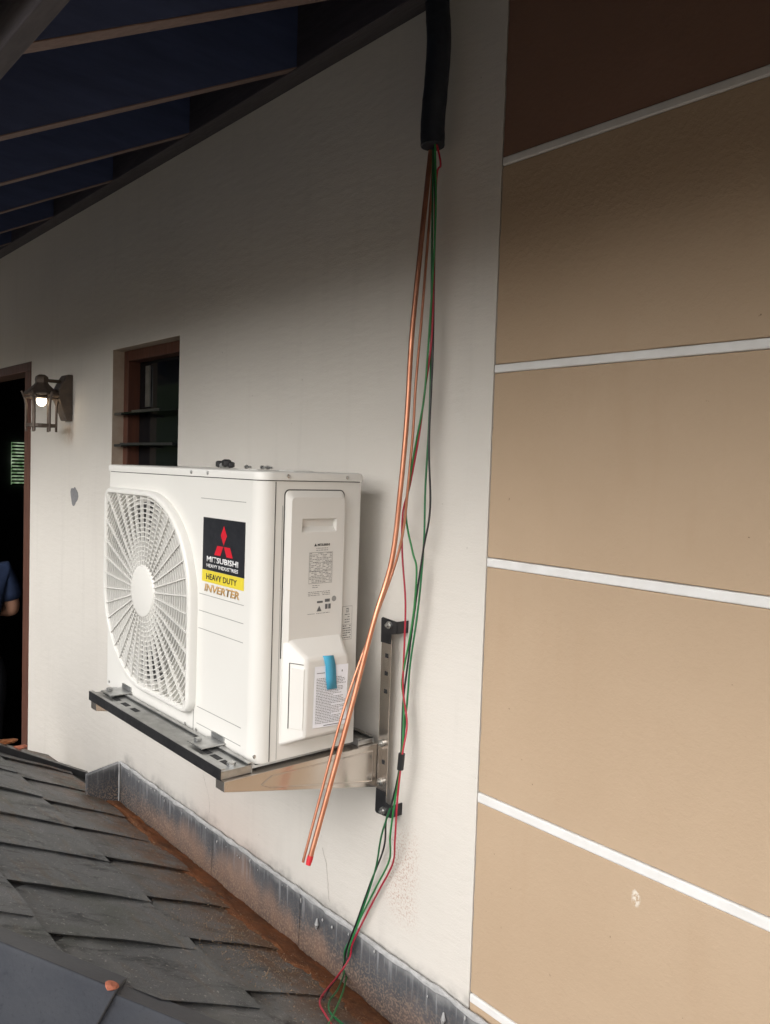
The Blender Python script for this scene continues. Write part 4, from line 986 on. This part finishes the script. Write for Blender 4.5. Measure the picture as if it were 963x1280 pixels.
# wires
def onR(x, y, h):
    d = ray(x, y); k = (.318+h-ROOFS*CAM.y-CAM.z)/(d.z+ROOFS*d.y); return CAM+d*k
def wire(name, label, mat, pix, ys, tail, r=.0023):
    P = [onY(x, y, f) for (x, y), f in zip(pix, ys)]+[onR(x, y, h) for x, y, h in tail]
    o = MB().tube(spline(P, 7), r, 8).build(name, mat, None, smooth=True); tag(o, label, 'wire', 'bundle of loose wires'); return o
def yl(n, a, b_, tail): 
    k = n-len(tail); return [a+(b_-a)*i/max(1, k-1) for i in range(k)]+tail
red = [(545, 175), (551, 205), (546, 222), (543, 320), (540, 420), (531, 490), (524, 545), (513, 605), (504, 640), (503, 690), (507, 750), (506, 800), (504, 860), (509, 905), (503, 945), (497, 1000), (494, 1050), (491, 1080), (473, 1115), (455, 1150), (441, 1180), (437, 1198)]
wire('red_wire', 'red wire hanging from the sleeve down to the gutter', 'w_red', red, yl(22, -.055, -.045, [-.060, -.060, -.048, -.022, -.018, -.022, -.028, -.030]), [(421, 1222, .060), (404, 1243, .045), (400, 1255, .043), (408, 1270, .043), (420, 1290, .043)])
blk = [(543, 175), (544, 260), (543, 340), (541, 450), (536.5, 555), (538, 635), (529, 690), (519, 760), (510, 830), (504, 880), (501, 950), (491, 1000), (483, 1025), (480, 1060), (463, 1105), (447, 1150), (434, 1185)]
wire('black_wire', 'black wire hanging straight beside the green wires', 'w_black', blk, yl(17, -.050, -.042, [-.058, -.060, -.050, -.026, -.022, -.024, -.030]), [(428, 1212, .060), (412, 1236, .045), (405, 1250, .043)])
g1 = [(542, 175), (541, 240), (540, 330), (539, 430), (537, 520), (532, 610), (530, 680), (523, 760), (513, 830), (509, 880), (499, 970), (488, 1010), (477, 1045), (470, 1085), (456, 1130), (440, 1170), (431, 1190)]
wire('green_wire', 'green wire running straight beside the black one to the gutter', 'w_green', g1, yl(17, -.046, -.040, [-.056, -.058, -.046, -.026, -.022, -.024, -.030]), [(431, 1213, .060), (423, 1236, .046), (412, 1252, .043), (413, 1266, .043), (428, 1280, .043), (445, 1292, .043)])
g2 = [(544, 178), (545, 260), (541, 350), (535, 440), (530, 500), (519, 560), (511, 610), (508, 648), (516, 690), (521, 712), (518, 760), (512, 800), (503, 850), (505, 880), (503, 940), (494, 1000), (488, 1045), (487, 1075), (470, 1110), (450, 1150), (437, 1185)]
wire('green_wire', 'green wire that bows out towards the copper pipe', 'w_lime', g2, yl(21, -.060, -.044, [-.058, -.058, -.050, -.026, -.022, -.024, -.030]), [(435, 1210, .060), (430, 1236, .046), (420, 1262, .043), (410, 1282, .043)])
tpz = [onY(502.5, 942, -.058), onY(500.5, 962, -.059)]
tag(MB().tube(tpz, .0078, 10).build('tape_band', 'w_black', None), 'black tape band wrapped around the wires beside the bracket rail', 'tape')

# ------------------------------------------------------------------ person in the doorway
def skin_obj(name, verts, edges, radii, mat, parent, root=0, sub=2):
    me = D.meshes.new(name); me.from_pydata(verts, edges, []); me.materials.append(M[mat])
    o = D.objects.new(name, me); COL.objects.link(o); setparent(o, parent)
    sk = o.modifiers.new('skin', 'SKIN'); sk.use_smooth_shade = True
    for i, (v, r) in enumerate(zip(me.skin_vertices[0].data, radii)):
        v.radius = r if hasattr(r, '__len__') else (r, r); v.use_root = (i == root)
    ss = o.modifiers.new('sub', 'SUBSURF'); ss.levels = sub; ss.render_levels = sub
    return o
PXC = Vector((-3.78, -.035, -.3))
pe = thing('person', 'person in a dark blue t-shirt standing inside the doorway with one forearm bent', 'person', PXC)
def pt(x, y, z): return tuple(PXC+Vector((x, y, z)))
# person faces -X/-Y; body's left-right axis roughly along Y (right arm towards +Y)
PB = dict(pel=(0,0,.84), abd=(0,0,1.0), che=(-.01,0,1.18), nk0=(0,0,1.345), nk1=(-.01,0,1.41), hd0=(-.03,0,1.47), hd1=(-.03,0,1.56), hd2=(-.015,0,1.61),
  sR=(0,.165,1.315), eR=(.02,.215,1.075), wR=(-.17,.11,1.075), hR=(-.235,.075,1.08), sL=(0,-.165,1.315), eL=(-.01,-.215,1.07), wL=(-.19,-.15,1.05), hL=(-.25,-.12,1.05),
  pR=(0,.09,.70), kR=(-.02,.10,.45), aR=(.01,.10,.08), tR=(-.13,.11,.035), pL=(0,-.09,.70), kL=(-.02,-.10,.45), aL=(.01,-.10,.08), tL=(-.13,-.11,.035))
RB = dict(pel=(.125,.10), abd=(.125,.10), che=(.14,.105), nk0=.065, nk1=.052, hd0=.070, hd1=.085, hd2=.055, sR=.062, eR=.043, wR=.027, hR=(.034,.02), sL=.062, eL=.043, wL=.027, hL=(.034,.02),
  pR=.085, kR=.056, aR=.038, tR=.032, pL=.085, kL=.056, aL=.038, tL=.032)
EB = [('pel','abd'),('abd','che'),('che','nk0'),('nk0','nk1'),('nk1','hd0'),('hd0','hd1'),('hd1','hd2'),('che','sR'),('sR','eR'),('eR','wR'),('wR','hR'),('che','sL'),('sL','eL'),('eL','wL'),('wL','hL'),('pel','pR'),('pR','kR'),('kR','aR'),('aR','tR'),('pel','pL'),('pL','kL'),('kL','aL'),('aL','tL')]
V = [pt(*v) for v in PB.values()]; K = list(PB); E_ = [(K.index(a), K.index(c)) for a, c in EB]; Rr = [RB[k] for k in K]
# fingers and thumb, nose
for sd, hnd, s in (('R', 'hR', 1), ('L', 'hL', -1)):
    hb = Vector(PB[hnd])
    for k in range(4):
        off = (k-1.5)*.019; l = (.055, .066, .062, .048)[k]; i0 = len(V)
        V += [pt(hb.x-.022, hb.y-s*.008, hb.z+off), pt(hb.x-.022-l*.6, hb.y-s*.02, hb.z+off), pt(hb.x-.022-l*.95, hb.y-s*.045, hb.z+off-.004)]; Rr += [.0095, .0085, .007]
        E_ += [(K.index(hnd), i0), (i0, i0+1), (i0+1, i0+2)]
    i0 = len(V); V += [pt(hb.x-.005, hb.y-s*.03, hb.z+.028), pt(hb.x-.04, hb.y-s*.045, hb.z+.040)]; Rr += [.011, .0085]; E_ += [(K.index(hnd), i0), (i0, i0+1)]
i0 = len(V); V += [pt(-.128, 0, 1.515)]; Rr += [.014]; E_ += [(K.index('hd1'), i0)]
skin_obj('body', V, E_, Rr, 'skin', pe)
def cloth(name, keys, edges, grow, mat, over={}):
    vv = [pt(*over.get(k, PB[k])) for k in keys]; rr = [tuple(x+grow for x in (RB[k] if hasattr(RB[k], '__len__') else (RB[k],)*2)) for k in keys]
    return skin_obj(name, vv, [(keys.index(a), keys.index(c)) for a, c in edges], rr, mat, pe)
midR = tuple((Vector(PB['sR'])*.22+Vector(PB['eR'])*.78)); midL = tuple((Vector(PB['sL'])*.22+Vector(PB['eL'])*.78))
PB['mR'], PB['mL'], RB['mR'], RB['mL'] = midR, midL, .060, .060
cloth('shirt', ['che', 'abd', 'pel', 'nk0', 'sR', 'mR', 'sL', 'mL'], [('che','abd'),('abd','pel'),('che','nk0'),('che','sR'),('sR','mR'),('che','sL'),('sL','mL')], .016, 'shirt', {'nk0': (0,0,1.33)})
b = MB()
b.tube([pt(0, 0, z) for z in (.92, .86, .78, .70)], [.128, .135, .138, .11], 18)
for s_ in (-1, 1): b.tube([pt(0, s_*.070, .80), pt(0, s_*.088, .70), pt(-.01, s_*.095, .58), pt(-.02, s_*.10, .45), pt(-.005, s_*.10, .26), pt(.01, s_*.10, .09)], [.085, .094, .086, .070, .060, .056], 16)
b.build('trousers', 'trousers', pe, smooth=True)
bm = bmesh.new(); bmesh.ops.create_icosphere(bm, subdivisions=3, radius=1); b = MB()
keep = [f for f in bm.faces if f.calc_center_median().z > -.15 or f.calc_center_median().x > .2]
b.add([pt(-.02+v.co.x*.100, v.co.y*.092, 1.555+v.co.z*.105) for v in bm.verts], [[v.index for v in f.verts] for f in keep if not (f.calc_center_median().x < -.35 and f.calc_center_median().z < .35)]); bm.free()
o = b.build('hair', 'hair', pe, smooth=True); sd = o.modifiers.new('thick', 'SOLIDIFY'); sd.thickness = .008
b = MB()
for s in (-1, 1): b.lathe([(.0005, .007), (.006, .006), (.010, 0), (.006, -.006), (.0005, -.007)], pt(-.105, s*.032, 1.535), 'X', 10)
b.build('eyes', 'trousers', pe)
b = MB(); b.obox(pt(-.103, 0, 1.478), (.004, 0, 0), (0, .024, 0), (0, 0, .004)); b.build('mouth', 'terracotta', pe, bevel=.002)
for s in (-1, 1): MB().lathe([(.004, -.006), (.018, -.004), (.020, .002), (.006, .006)], pt(-.015, s*.088, 1.525), 'Y', 12).build('ear', 'skin', pe, smooth=True)
